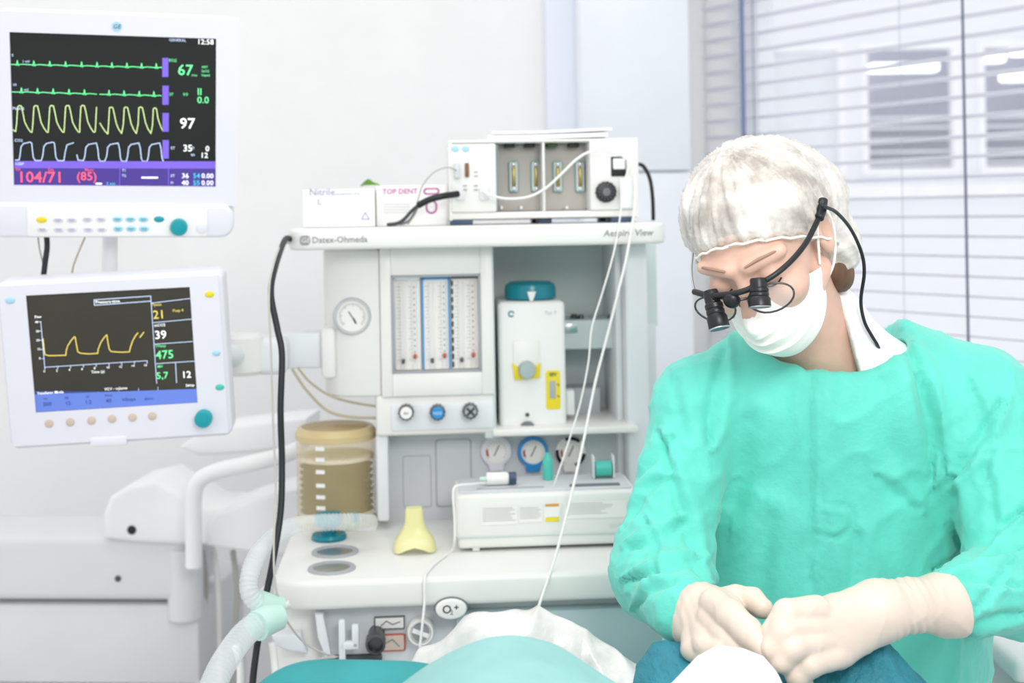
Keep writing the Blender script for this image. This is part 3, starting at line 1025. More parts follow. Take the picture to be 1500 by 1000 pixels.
m = mk(); m.prism(rrect(X(799), X(820), Z(600), Z(543), 0.004), yv - 0.0015, yv + 0.002, 0.0005); yl_ = m.build('level_label', 'yellow', vo)
m = mk(); m.text('SEV', X(809.5), Z(549), yv - 0.0022, 0.0085, 'CENTER', ext=0.0002); m.ribbon([(X(816), Z(563)), (X(818), Z(565))], 0.002, yv - 0.0022); m.ribbon([(X(816), Z(580)), (X(818), Z(582))], 0.002, yv - 0.0022); m.build('lettering', 'print_dark', yl_)
m = mk(); m.box(X(804), X(813), yv - 0.0025, yv, Z(584), Z(558), 0.0005); m.build('level_glass', 'line_grey', yl_)
m = mk(); m.lathe([(0.0035, 0), (0.0035, 0.002), (0.002, 0.002)], (X(771), yv, Z(607)), (0, -1, 0), 16); m.build('drain_screw', 'dark_metal', vo)
m = mk(); m.prism([(X(771) + 0.0125 * math.cos(a), Z(625) + 0.0105 * math.sin(a)) for a in np.linspace(0, pi, 14)], yv - 0.006, yv + 0.01, 0.001); m.build('drain_port', 'seam_dark', vo)
m = mk(); pb(m, MF, 829, 572, 842, 608, yv + 0.03, 0.04, 0.003); m.build('side_latch', 'white', va)


# ================================================================== DISPLAYS
def pose(x, y, z, yaw, pit, rol):
    return Matrix.Translation((x, y, CAMZ + z)) @ Matrix.Rotation(yaw, 4, 'Z') @ Matrix.Rotation(pit, 4, 'X') @ Matrix.Rotation(rol, 4, 'Y')


def screen_map(tl, tr, br, bl, w_, h_):
    """pixel of the enlarged view -> (x,z) on the screen plane, centre at 0."""
    def f(zx, zy):
        u, v = 0.5, 0.5
        for _ in range(6):
            l = tl[0] + (bl[0] - tl[0]) * v
            r = tr[0] + (br[0] - tr[0]) * v
            u = (zx - l) / (r - l)
            t = tl[1] + (tr[1] - tl[1]) * u
            b = bl[1] + (br[1] - bl[1]) * u
            v = (zy - t) / (b - t)
        return ((u - 0.5) * w_, (0.5 - v) * h_)
    return f


# --- upper patient monitor
M1 = pose(-0.6137, 2.0179, 0.167, 0.2174, 0.2206, 0.0217)
F1 = Frame(M1)
w1, h1 = 0.304, 0.2356
S = screen_map((42, 122), (878, 160), (880, 755), (62, 752), w1, h1)
lo = F1.at(160, 345, 0)
mo = thing('patient_monitor', 'white patient monitor with green, yellow and blue wave traces, above the other display', 'monitor', M1 @ Vector((0, 0.03, lo.z)))


def k1(): return MB(M1)


c0, c1 = F1.at(-14, 30, 0), F1.at(349, 290, 0)
top, bot = F1.at(180, 22, 0).z, F1.at(180, 300, 0).z
xl_, xr_ = F1.at(-16, 170, 0).x, F1.at(349, 170, 0).x
m = k1()
sx, sz = w1 / 2, h1 / 2
for a in ((xl_, -sx, bot, top), (sx, xr_, bot, top), (-sx, sx, sz, top), (-sx, sx, bot, -sz)):
    m.box(a[0], a[1], -0.006, 0.035, a[2], a[3])
m.prism(rrect(xl_, xr_, bot, top, 0.02, 6), 0.03, 0.075, 0.01, 3)
ho = m.build('housing', 'monitor_white', mo)
m = k1(); m.prism(rrect(xl_ + 0.03, xr_ - 0.03, bot + 0.03, top - 0.03, 0.03, 6), 0.075, 0.11, 0.012, 3); m.build('back_cover', 'monitor_white', mo)
m = k1(); m.box(-sx - 0.002, sx + 0.002, 0.0, 0.004, -sz - 0.002, sz + 0.002); sc = m.build('screen', 'screen_black', mo)
# lower control panel
pbz = F1.at(180, 347, -0.004).z
xp0, xp1 = F1.at(-20, 320, -0.01).x, F1.at(343, 320, -0.01).x
m = k1(); m.prism(rrect(xp0, xp1, pbz, bot + 0.004, 0.022, 6), -0.012, 0.06, 0.006, 3); pa = m.build('control_panel', 'monitor_white', mo)
pq0, pq1 = F1.at(39, 303, -0.013), F1.at(304, 346, -0.013)
m = k1(); m.prism(rrect(pq0.x, pq1.x, pq1.z, pq0.z, 0.004), -0.0145, -0.01, 0.001); m.build('key_plate', 'white', pa)
BT = [(61, 322, 'yellow')] + [(x_, y_, 'unit_grey') for x_, y_ in ((85, 322), (105, 322), (128, 321), (148, 321), (62, 336), (86, 336), (105, 336), (129, 336), (149, 336))] + [(x_, y_, 'pale_blue') for x_, y_ in ((172, 321), (191, 321), (210, 321), (173, 335), (192, 335), (211, 335))] + [(233, 321, 'teal')]
for px, py, cm in BT:
    g = F1.at(px, py, -0.0145)
    m = k1(); m.ell((g.x, -0.0145, g.z), (0.0082, 0.0022, 0.005), 16, 8); bt = m.build('button', cm, pa)
    if cm in ('unit_grey', 'pale_blue'):
        m = k1()
        m.ribbon([(g.x - 0.0045, g.z + 0.0012), (g.x + 0.0045, g.z + 0.0012)], 0.0012, -0.017)
        m.ribbon([(g.x - 0.003, g.z - 0.0012), (g.x + 0.003, g.z - 0.0012)], 0.0010, -0.017)
        m.build('button_print', 'print_purple' if cm == 'unit_grey' else 'teal', bt)
g = F1.at(262, 333, -0.02)
m = k1(); m.lathe([(0.0135, -0.006), (0.0135, 0.010), (0.012, 0.0135), (0.004, 0.0145), (0, 0.0145)], (g.x, -0.012, g.z), (0, -1, 0), 32); m.build('rotary_knob', 'teal', pa)
g = F1.at(296, 333, -0.013)
m = k1(); m.lathe([(0.009, 0), (0.009, 0.003), (0.007, 0.004), (0, 0.004)], (g.x, -0.013, g.z), (0, -1, 0), 24); m.build('power_button', 'monitor_white', pa)
g = F1.at(171, 39, -0.006)
m = k1(); m.lathe([(0.0075, 0), (0.0075, 0.001)], (g.x, -0.006, g.z), (0, -1, 0), 24); em = m.build('emblem', 'pale_blue', ho)
m = k1(); m.text('GE', g.x, g.z, -0.0075, 0.0095, 'CENTER', 0.25); m.build('emblem_letters', 'navy', em)

ys = -0.0008


def wave(M_, fn, col, wd, parent, name='trace'):
    m = MB(M_)
    for pts in fn:
        m.ribbon([S(*p) for p in pts], wd, ys)
    return m.build(name, col, parent, smooth=False)


# ecg traces
def ecg(y0, y1, xa, xb, spikes, hgt, gap=None):
    yy = lambda x_: y0 + (y1 - y0) * (x_ - xa) / (xb - xa)
    pts = [(xa, yy(xa))]
    for s_ in spikes:
        pts += [(s_ - 6, yy(s_ - 6)), (s_ - 3, yy(s_) + 3), (s_, yy(s_) - hgt), (s_ + 4, yy(s_) + 4), (s_ + 8, yy(s_ + 8)), (s_ + 22, yy(s_ + 22) - 2)]
    pts.append((xb, yy(xb)))
    if gap:
        return [[p for p in pts if p[0] < gap[0]] + [(gap[0], yy(gap[0]))], [(gap[1], yy(gap[1]))] + [p for p in pts if p[0] > gap[1]]]
    return [pts]


wave(M1, ecg(254, 273, 48, 652, (72, 137, 200, 263, 327, 389, 449, 510, 570, 630), 16), 'glow_green', 0.0013, sc)
wave(M1, ecg(366, 386, 50, 652, (88, 152, 214, 277, 339, 438, 499, 561, 621), 17, (388, 400)), 'glow_green', 0.0013, sc)
cur = []
xs_ = [74, 138, 201, 264, 325]
a_ = [(54, 520), (66, 530)]
for i, x_ in enumerate(xs_):
    a_ += [(x_ - 4, 500), (x_, 428), (x_ + 6, 422), (x_ + 14, 424), (x_ + 20, 448), (x_ + 28, 490), (x_ + 40, 515), (x_ + 52, 532), (x_ + 57, 532)]
a_ += [(384, 520), (388, 430)]
b2 = [(402, 495), (412, 512), (424, 530), (434, 540)]
for i, x_ in enumerate((440, 500, 560, 619)):
    b2 += [(x_ - 3, 500), (x_, 434), (x_ + 6, 430), (x_ + 14, 433), (x_ + 20, 458), (x_ + 28, 496), (x_ + 38, 520), (x_ + 50, 538)] if i < 3 else [(x_ - 3, 505), (x_, 438), (x_ + 6, 434), (x_ + 13, 438), (x_ + 20, 480), (x_ + 32, 512), (x_ + 38, 524)]
wave(M1, [a_, b2], 'glow_olive', 0.0014, sc)
c3 = []
cur = [(66, 648), (80, 648)]
for x_ in (84, 174):
    cur += [(x_, 630), (x_ + 4, 592), (x_ + 14, 579), (x_ + 40, 573), (x_ + 46, 578), (x_ + 52, 635), (x_ + 60, 650), (x_ + 84, 650)]
cur += [(264, 610), (270, 585), (296, 576)]
c3.append(cur)
cur = [(310, 626), (315, 648), (336, 650)]
for x_ in (342, 430, 515, 600):
    cur += [(x_, 632), (x_ + 4, 595), (x_ + 14, 583), (x_ + 46, 577), (x_ + 52, 600), (x_ + 56, 640), (x_ + 62, 652)]
    if x_ < 600:
        cur.append((x_ + 80, 652))
c3.append(cur)
wave(M1, c3, 'glow_pale', 0.0014, sc)


def rects(M_, lst, col, parent, name, y=None):
    y = ys if y is None else y
    for a, b, c, d in lst:
        q = [S(a, b), S(c, b), S(c, d), S(a, d)]
        m = MB(M_)
        m.add([(p[0], y, p[1]) for p in q[::-1]], [(0, 1, 2, 3)])
        m.build(name, col, parent, smooth=False)


def words(M_, lst, col, parent, y=None, name='reading'):
    y = ys - 0.0006 if y is None else y
    for t, zx, zy, h in lst:
        p = S(zx, zy)
        m = MB(M_)
        m.text(t, p[0], p[1], y, h, 'LEFT', ext=0.009 * h)
        m.build(name, col, parent, smooth=False)


rects(M1, [(62, 652, 880, 682)], 'glow_purple', sc, 'status_strip')
rects(M1, [(62, 682, 880, 755)], 'glow_indigo', sc, 'status_panel', ys - 0.0001)
rects(M1, [(655, 234, 680, 310), (656, 345, 682, 422), (657, 455, 683, 531), (658, 565, 684, 641)], 'glow_purple', sc, 'parameter_tab')
rects(M1, [(482, 660, 485, 753), (682, 660, 685, 753)], 'glow_purple', sc, 'divider', ys - 0.0003)
words(M1, [('67', 718, 284, 0.0235), ('II', 800, 371, 0.0150), ('0.0', 800, 404, 0.0150)], 'glow_green', sc)
words(M1, [('97', 728, 499, 0.0235), ('12:58', 798, 172, 0.0115), ('35', 742, 599, 0.0150), ('0', 836, 601, 0.0125), ('12', 815, 628, 0.0120), ('36', 738, 712, 0.0110), ('40', 738, 741, 0.0110), ('0.00', 820, 712, 0.0110), ('0.00', 820, 741, 0.0110)], 'glow_white', sc)
words(M1, [('104/71', 74, 721, 0.0245), ('(85)', 308, 716, 0.0190), ('Sys', 66, 686, 0.006), ('Dia', 195, 688, 0.006), ('Mean', 342, 688, 0.006)], 'glow_red', sc)
words(M1, [('54', 785, 712, 0.0110), ('55', 785, 741, 0.0110), ('5 min', 430, 745, 0.006)], 'glow_cyan', sc)
words(M1, [('ECG', 682, 244, 0.006), ('ST', 685, 380, 0.006), ('0.0', 742, 380, 0.006), ('/min', 776, 304, 0.005), ('ART', 818, 272, 0.005), ('SpO2', 818, 288, 0.005), ('Imped', 818, 304, 0.005)], 'glow_green', sc)
words(M1, [('GENERAL', 682, 163, 0.006), ('II', 50, 217, 0.005), ('1 mV', 92, 242, 0.005), ('V5', 55, 337, 0.005), ('1 mV', 88, 357, 0.005), ('Pleth 2', 54, 434, 0.006), ('CO2', 62, 566, 0.006), ('NIBP', 66, 664, 0.006), ('ET', 692, 598, 0.006), ('FI', 778, 598, 0.006), ('RR', 776, 626, 0.005), ('ET', 692, 712, 0.006), ('FI', 692, 741, 0.006), ('T1', 492, 690, 0.006), ('T2', 492, 712, 0.006)], 'glow_pale', sc)
rects(M1, [(572, 716, 640, 723), (386, 742, 412, 749)], 'glow_white', sc, 'value_dash', ys - 0.0003)

# monitor pole
pp = P(160, 360, 2.14)
po = thing('monitor_pole', 'white round pole carrying the two displays at left', 'pole', (pp.x, 2.14, P(160, 560, 2.14).z))
MB().sweep([(pp.x, 2.14, P(160, 560, 2.14).z), (pp.x, 2.14, P(160, 402, 2.14).z), (pp.x + 0.002, 2.14, P(160, 330, 2.14).z)], [0.0125, 0.0125, 0.0125], 20).build('pole_tube', 'unit_white', po)
MB().lathe([(0.02, 0), (0.02, 0.03), (0.017, 0.034)], (pp.x, 2.14, P(160, 560, 2.14).z - 0.01)).build('collar', 'unit_white', po)

# --- ventilator display
M2 = pose(-0.6216, 2.0115, -0.2019, 0.1008, 0.1301, -0.0311)
F2 = Frame(M2)
w2, h2 = 0.246, 0.1844
S = screen_map((110, 275), (768, 257), (812, 715), (147, 762), w2, h2)
corn = [F2.at(a, b, -0.004) for a, b in ((-8, 412), (322, 399), (344, 634), (332, 640), (180, 660), (14, 663))]
vd = thing('ventilator_display', 'white ventilator display with an airway curve, below the patient monitor', 'monitor', M2 @ Vector((0, 0.03, -0.13)))


def k2(): return MB(M2)


xl_, xr_, top, bot = (corn[0].x + corn[5].x) / 2, (corn[1].x + corn[2].x) / 2, (corn[0].z + corn[1].z) / 2, corn[5].z + 0.004
sx, sz = w2 / 2, h2 / 2
m = k2()
for a in ((xl_ + .006, -sx, bot + .006, top - .006), (sx, xr_ - .006, bot + .006, top - .006), (-sx, sx, sz, top - .006), (-sx, sx, bot + .006, -sz)):
    m.box(a[0], a[1], -0.006, 0.03, a[2], a[3])
m.prism(rrect(xl_, xr_, bot, top, 0.014, 6), -0.002, 0.055, 0.006, 3)
v0_ = len(m.v)
ho = m.build('housing', 'monitor_white', vd)
# hollow the housing front behind the screen is not seen: the screen sits proud on the plate
m = k2(); m.box(-sx, sx, -0.0035, -0.001, -sz, sz); sc = m.build('screen', 'screen_olive', vd)
m = k2(); m.prism(rrect(xl_ + 0.03, xr_ - 0.03, bot + 0.03, top - 0.03, 0.02, 6), 0.055, 0.085, 0.01, 3); m.build('back_cover', 'monitor_white', vd)
g = F2.at(160, 655, -0.006)
m = k2(); m.prism(rrect(g.x - 0.028, g.x + 0.028, bot - 0.003, bot + 0.012, 0.004), -0.008, 0.02, 0.002); m.build('grip', 'monitor_white', ho)
for px, py in ((72, 620), (103, 618), (134, 615.5), (164, 613), (194, 611), (223, 609)):
    g = F2.at(px, py, -0.006)
    m = k2(); m.lathe([(0.0068, -0.001), (0.0066, 0.001), (0.005, 0.0018), (0, 0.0018)], (g.x, -0.006, g.z), (0, -1, 0), 20); m.build('button', 'beige', vd)
for px, py, cm, r in ((307, 431, 'yellow', 0.0072), (15, 440, 'pale_blue', 0.0076), (317, 517, 'pale_blue', 0.0066), (322, 567, 'teal_clear', 0.0072)):
    g = F2.at(px, py, -0.006)
    m = k2(); m.ell((g.x, -0.006, g.z), (r, 0.0022, r * 0.72), 18, 8); m.build('button', cm, vd)
g = F2.at(298, 613, -0.012)
m = k2(); m.lathe([(0.0135, -0.002), (0.0135, 0.011), (0.012, 0.0145), (0.004, 0.0155), (0, 0.0155)], (g.x, -0.006, g.z), (0, -1, 0), 32); m.build('rotary_knob', 'teal', vd)
ys = -0.0042
wave(M2, [[(177, 455), (181, 500), (184, 520), (200, 525), (268, 524), (270, 505), (276, 485), (290, 463), (303, 448), (306, 450), (311, 480), (317, 510), (328, 516), (360, 519), (397, 517), (400, 498), (410, 472), (424, 452), (434, 442), (438, 470), (444, 500), (452, 510), (490, 513), (526, 512), (530, 495), (538, 470), (550, 448), (560, 436)], [(568, 454), (584, 434)]], 'glow_sand', 0.0016, sc)
ax = [[(168, 383), (183, 573), (600, 548)], [(610, 292), (640, 640)], [(614, 318), (770, 303)], [(622, 396), (778, 384)], [(630, 482), (786, 472)], [(636, 560), (796, 550)], [(716, 556), (722, 636)]]
for k in range(9):
    x_ = 183 + k * 52
    ax.append([(x_, 573 - k * 3), (x_ + 1, 583 - k * 3)])
for k in range(5):
    ax.append([(160 + k * 3, 385 + k * 38), (168 + k * 3, 385 + k * 38)])
wave(M2, ax, 'glow_pale', 0.0010, sc, 'axis_lines')
wave(M2, [[(382, 300), (610, 290), (611, 310), (383, 322), (382, 300)]], 'glow_pale', 0.0012, sc, 'title_frame')
rects(M2, [(142, 672, 810, 718)], 'glow_navy', sc, 'menu_header')
m = MB(M2)
q = [S(142, 686), S(808, 660), S(812, 714), S(148, 760)]
m.add([(p[0], ys - 0.0002, p[1]) for p in q[::-1]], [(0, 1, 2, 3)]); m.build('menu_bar', 'glow_blue', sc, smooth=False)
wave(M2, [[(x_, y_), (x_ + 6, y_ + 72)] for x_, y_ in ((232, 686), (316, 680), (400, 674), (484, 667), (565, 660), (645, 654))], 'glow_pale', 0.0007, sc, 'menu_dividers')
words(M2, [('21', 620, 366, 0.0185), ('Ppeak', 616, 325, 0.006), ('Peep 4', 700, 350, 0.006)], 'glow_sand', sc)
words(M2, [('39', 628, 447, 0.0185), ('12', 742, 606, 0.0150), ('etCO2', 626, 407, 0.006), ('Paw', 144, 365, 0.006), ('Pressure-time', 388, 310, 0.0065), ('Ventilator Mode', 152, 682, 0.006), ('VCV - volume', 426, 664, 0.006), ('Setup', 760, 647, 0.006), ('Time (s)', 372, 594, 0.006), ('40', 145, 386, 0.005), ('30', 148, 424, 0.005), ('20', 150, 461, 0.005), ('10', 153, 498, 0.005), ('0', 160, 536, 0.005)] + [(str(2 * k), 178 + k * 51, 590 - 3 * k, 0.005) for k in range(9)], 'glow_white', sc)
words(M2, [('475', 634, 527, 0.0185), ('5,7', 638, 610, 0.0150), ('TVexp', 632, 490, 0.006), ('MV', 642, 572, 0.006)], 'glow_green', sc)
words(M2, [('500', 176, 728, 0.0085), ('12', 266, 724, 0.0085), ('1:2', 346, 718, 0.0085), ('40', 432, 712, 0.0085), ('VSlope', 498, 707, 0.0075), ('alarm', 590, 702, 0.006), ('TV', 178, 706, 0.005), ('RR', 264, 701, 0.005), ('I:E', 350, 695, 0.005), ('Pmax', 428, 690, 0.005)], 'glow_navy', sc, ys - 0.0008)

# ================================================================== ON THE TOP SHELF
zs = SHZ + 0.0006
# module frame
yo = 0.02
X = lambda px, py=265: MF.at(px, py, yo).x
Z = lambda py, px=800: MF.at(px, py, yo).z
zb_ = Z(321); zt_ = Z(203)
if zb_ < zs + 0.004:
    zb_ = zs + 0.004
mod = thing('module_frame', 'white module rack with open connector slots on the top shelf', 'medical device', MF.M @ Vector(((X(657) + X(936)) / 2, yo + 0.1, zs)))
xa, xb, xs0, xs1 = X(657), X(936), X(727), X(864)
m = mk()
m.box(xa, xb, yo + 0.09, yo + 0.2, zb_, zt_, 0.004)
m.box(xa + 0.001, xb - 0.001, yo + 0.001, yo + 0.1, Z(208), zt_ - 0.0006, 0.003)
m.box(xa + 0.001, xb - 0.001, yo + 0.001, yo + 0.1, zb_ + 0.002, Z(309), 0.003)
m.box(xa, X(663), yo, yo + 0.1, zb_, zt_, 0.003)
m.box(X(929), xb, yo, yo + 0.1, zb_, zt_, 0.003)
rk = m.build('rack', 'machine_white', mod)
m = mk(); m.box(X(661), xs0, yo - 0.003, yo + 0.09, Z(309), Z(209), 0.003); ml = m.build('measurement_module', 'machine_white', mod)
m = mk(); m.box(xs1, X(932), yo - 0.003, yo + 0.09, Z(309), Z(207), 0.003); mr_ = m.build('gas_module', 'machine_white', mod)
xc = X(797)
for a, b in ((xs0, xc - 0.002), (xc + 0.002, xs1)):
    mk().box(a, b, yo + 0.06, yo + 0.09, Z(308), Z(209)).build('slot_back', 'slot_grey', mod)
mk().box(xc - 0.002, xc + 0.002, yo + 0.002, yo + 0.09, Z(309), Z(208), 0.001).build('slot_divider', 'machine_white', mod)
mk().box(xs0, xs0 + 0.006, yo + 0.02, yo + 0.06, Z(308), Z(209)).build('slot_side', 'slot_side', mod)
for px in (752, 784.5, 816.5, 849):
    g = MF.at(px, 259, yo + 0.06)
    hw, hh = 0.0085, 0.0275
    m = mk(); m.prism(rrect(g.x - hw, g.x + hw, g.z - hh, g.z + hh, 0.004), yo + 0.054, yo + 0.061, 0.001); cn = m.build('connector', 'connector_teal', mod)
    m = mk(); m.prism(rrect(g.x - hw + 0.002, g.x + hw - 0.002, g.z - hh + 0.002, g.z + hh - 0.002, 0.003), yo + 0.052, yo + 0.0545); m.build('connector_face', 'bay_light', cn)
    m = mk(); m.box(g.x - 0.0035, g.x + 0.0035, yo + 0.047, yo + 0.0525, g.z - 0.017, g.z + 0.017, 0.001); m.build('contact_strip', 'gold', cn)
    for sz_ in (-1, 1):
        m = mk(); m.lathe([(0.004, 0), (0.004, 0.004), (0.002, 0.005)], (g.x, yo + 0.052, g.z + sz_ * 0.0215), (0, -1, 0), 12); m.build('jack_screw', 'steel', cn)
for px, cm in ((746, 'black'), (775, 'black'), (808, 'green_dark'), (839, 'black')):
    g = MF.at(px, 213, yo + 0.05)
    mk().box(g.x - 0.009, g.x + 0.009, yo + 0.03, yo + 0.06, g.z - 0.004, g.z + 0.003, 0.001).build('latch', cm, mod)
for px in (735, 764, 831):
    g = MF.at(px, 306, yo + 0.01)
    m = mk(); m.box(g.x - 0.002, g.x + 0.002, yo + 0.01, yo + 0.05, g.z, g.z + 0.005, 0.001); m.build('guide_pin', 'machine_white', mod)
yq = yo - 0.004
for px in (667, 682):
    g = MF.at(px, 218, yq)
    mk().ell((g.x, yq + 0.001, g.z), (0.0068, 0.0015, 0.0056), 18, 8).build('module_button', 'pale_blue', ml)
g = MF.at(684, 249, yq); m = mk(); m.box(g.x - 0.0035, g.x + 0.0035, yq - 0.003, yq + 0.004, g.z - 0.012, g.z + 0.012, 0.001); m.build('water_trap_slot', 'brown', ml)
g = MF.at(669, 250, yq); m = mk(); m.box(g.x - 0.005, g.x + 0.005, yq - 0.008, yq + 0.004, g.z - 0.013, g.z + 0.013, 0.002); m.build('cuff_socket', 'panel_grey', ml)
for px in (674, 709):
    g = MF.at(px, 283, yq); m = mk(); m.box(g.x - 0.008, g.x + 0.008, yq - 0.004, yq + 0.004, g.z - 0.012, g.z + 0.011, 0.002); m.build('lead_socket', 'unit_grey', ml)
m = mk()
for px, py in ((697, 252), (697, 258), (681, 272), (681, 278), (697, 272), (697, 278)):
    g = MF.at(px, py, yq); m.ribbon([(g.x - 0.003, g.z), (g.x + 0.003, g.z)], 0.0018, yq - 0.0045)
m.build('socket_print', 'print_grey', ml)
x0, x1, z0, z1 = X(895), X(917), Z(260), Z(231)
m = mk(); m.box(x0, x1, yo - 0.006, yo + 0.002, z0, z1, 0.002); wt_ = m.build('water_trap', 'black', mr_)
m = mk(); m.box(x0 + 0.003, x1 - 0.002, yo - 0.009, yo - 0.004, z0 + 0.012, z1 - 0.003, 0.002); m.build('trap_window', 'unit_white', wt_)
g = MF.at(888, 281, yo - 0.01)
poly = [(g.x + (0.0175 + (0.0008 if k % 4 < 2 else 0)) * math.cos(2 * pi * k / 56), g.z + (0.0175 + (0.0008 if k % 4 < 2 else 0)) * math.sin(2 * pi * k / 56)) for k in range(56)]
m = mk(); m.prism(poly, yo - 0.012, yo, 0.001); fn_ = m.build('fan_vent', 'black', mr_)
m = mk()
for k in range(14):
    a = 2 * pi * k / 14
    m.ribbon([(g.x + 0.008 * math.cos(a), g.z + 0.008 * math.sin(a)), (g.x + 0.015 * math.cos(a), g.z + 0.015 * math.sin(a))], 0.0016, yo - 0.0127)
m.build('vent_ribs', 'print_dark', fn_)
m = mk(); m.lathe([(0.0075, 0), (0.007, 0.002), (0, 0.002)], (g.x, yo - 0.012, g.z), (0, -1, 0), 20); m.build('vent_hub', 'dark_metal', fn_)
m = mk(); m.box(X(906), X(926), yo - 0.012, yo, Z(307), Z(262), 0.003); m.build('filter_block', 'white', mr_)
# feet strip of the rack
for px in (675, 800, 905):
    g = MF.at(px, 322, yo)
    for ya_, yb_ in ((yo + 0.022, yo + 0.06), (yo + 0.14, yo + 0.18)):
        m = mk(); m.box(g.x - 0.012, g.x + 0.012, ya_, yb_, zs, zb_ + 0.003, 0.001); m.build('foot', 'navy', mod)
for a in (658, 895):
    m = mk(); m.box(X(a), X(a + 34), yo + 0.004, yo + 0.02, zs, zb_ + 0.006, 0.001); m.build('dark_foot_plate', 'navy', mod)

# papers on the rack
ph = zt_ + 0.0005
for k, (a, b, dz, rot) in enumerate(((716, 893, 0.0, 0.02), (720, 897, 0.009, -0.03))):
    c0, c1 = X(a, 195), X(b, 195)
    cx = (c0 + c1) / 2
    hw = (c1 - c0) / 2
    vs, fs = [], []
    n = 12
    th = 0.0075 if k == 0 else 0.005
    for j, yy in enumerate((yo + 0.015, yo + 0.185)):
        for i in range(n + 1):
            xx = -hw + 2 * hw * i / n
            lift = (0.004 if k == 0 else 0.007) * max(0, i / n - 0.3) ** 1.3
            vs.append((cx + xx - yy * 0 + rot * (yy - 0.1), yy, ph + dz + lift))
            vs.append((cx + xx + rot * (yy - 0.1), yy, ph + dz + th + lift))
    w_ = 2 * (n + 1)
    for i in range(n):
        a0 = 2 * i
        fs += [(a0, a0 + 2, a0 + 3, a0 + 1), (w_ + a0, w_ + a0 + 1, w_ + a0 + 3, w_ + a0 + 2), (a0 + 1, a0 + 3, w_ + a0 + 3, w_ + a0 + 1), (a0, w_ + a0, w_ + a0 + 2, a0 + 2)]
    fs += [(0, 1, w_ + 1, w_), (w_ - 2, 2 * w_ - 2, 2 * w_ - 1, w_ - 1)]
    m = MB(MF.M); m.add(vs, fs)
    ob_ = m.build('paper_stack', 'paper', sharp=30)
    tag(ob_, ['lower sheaf of white papers lying directly on the module rack', 'upper sheaf of white papers, topmost on the module rack'][k], 'papers', 'papers on the module rack')

# glove boxes
def carton(px0, py0, px1, py1, yl, dep, name, label, col):
    x0, x1 = MF.at(px0, 300, yl).x, MF.at(px1, 300, yl).x
    z1 = MF.at((px0 + px1) / 2, py0, yl).z
    b = thing(name, label, 'box', MF.M @ Vector(((x0 + x1) / 2, yl + dep / 2, zs)), 'glove boxes on the shelf')
    m = mk(); m.box(x0, x1, yl, yl + dep, zs, z1, 0.0015); bo = m.build('carton', col, b)
    return b, bo, z1


yx = 0.03
gb, bo, z1 = carton(443, 277, 549, 328, yx, 0.11, 'glove_box', 'white nitrile glove box marked L at the left end of the shelf', 'white')
c = MF.at(453, 282, yx); m = mk(); m.text('Nitrile', c.x, c.z, yx - 0.0006, 0.0165); m.text('L', MF.at(465, 296, yx).x, MF.at(465, 296, yx).z, yx - 0.0006, 0.0145); m.build('lettering', 'print_purple', bo)
c = MF.at(491, 284, yx); m = mk(); m.text('accelerator-free', c.x, c.z, yx - 0.0006, 0.0065)
tri = [(MF.at(a, b, yx).x, MF.at(a, b, yx).z) for a, b in ((530, 321), (535, 311), (541, 321), (530, 321))]
m.ribbon(tri, 0.0016, yx - 0.0006); m.build('small_print', 'print_purple', bo)
gb2, bo2, z1 = carton(551, 271, 657, 328, yx + 0.02, 0.11, 'glove_box', 'white glove box with magenta print beside the module rack', 'white')
yx += 0.02
c = MF.at(560, 281, yx); m = mk(); m.text('TOP DENT', c.x, c.z, yx - 0.0006, 0.0125, ext=0.0002)
def loop(px, py, w_, h_):
    c = MF.at(px, py, yx)
    ring = rrect(c.x - w_, c.x + w_, c.z - h_, c.z + h_, min(w_, h_))
    return ring + [ring[0]]
m.ribbon(loop(632, 280, 0.0125, 0.0045), 0.0026, yx - 0.0006)
m.ribbon(loop(632, 303, 0.0085, 0.0105), 0.0030, yx - 0.0006)
m.build('lettering', 'print_magenta', bo2)
m = mk()
for k in range(4):
    u, v = MF.at(562, 299 + 4 * k, yx), MF.at(600, 299 + 4 * k, yx)
    m.ribbon([(u.x, u.z), (v.x, v.z)], 0.0006, yx - 0.0006)
m.build('small_print', 'print_grey', bo2)
# green wrapper lying on the glove boxes
c = MF.at(543, 262, 0.1)
m = mk()
vs, fs = [], []
zz0 = z1 + 0.0008
n = 8
for j in range(5):
    for i in range(n + 1):
        u, v = i / n, j / 4
        vs.append((c.x - 0.017 + 0.034 * u, 0.075 + 0.04 * v, zz0 + 0.012 * math.sin(pi * u) ** 1.0 * (0.6 + 0.4 * math.sin(5 * u + 3 * v)) + 0.0005))
for j in range(4):
    for i in range(n):
        a = j * (n + 1) + i
        fs.append((a, a + 1, a + n + 2, a + n + 1))
o1 = len(vs)
vs += [(x_, y_, z_ - 0.0012) for x_, y_, z_ in vs]
fs += [tuple(q + o1 for q in f[::-1]) for f in fs]
m.add(vs, fs)
tag(m.build('green_wrapper', 'leaf_green', sharp=0), 'crumpled bright green wrapper lying on top of the glove boxes', 'wrapper')

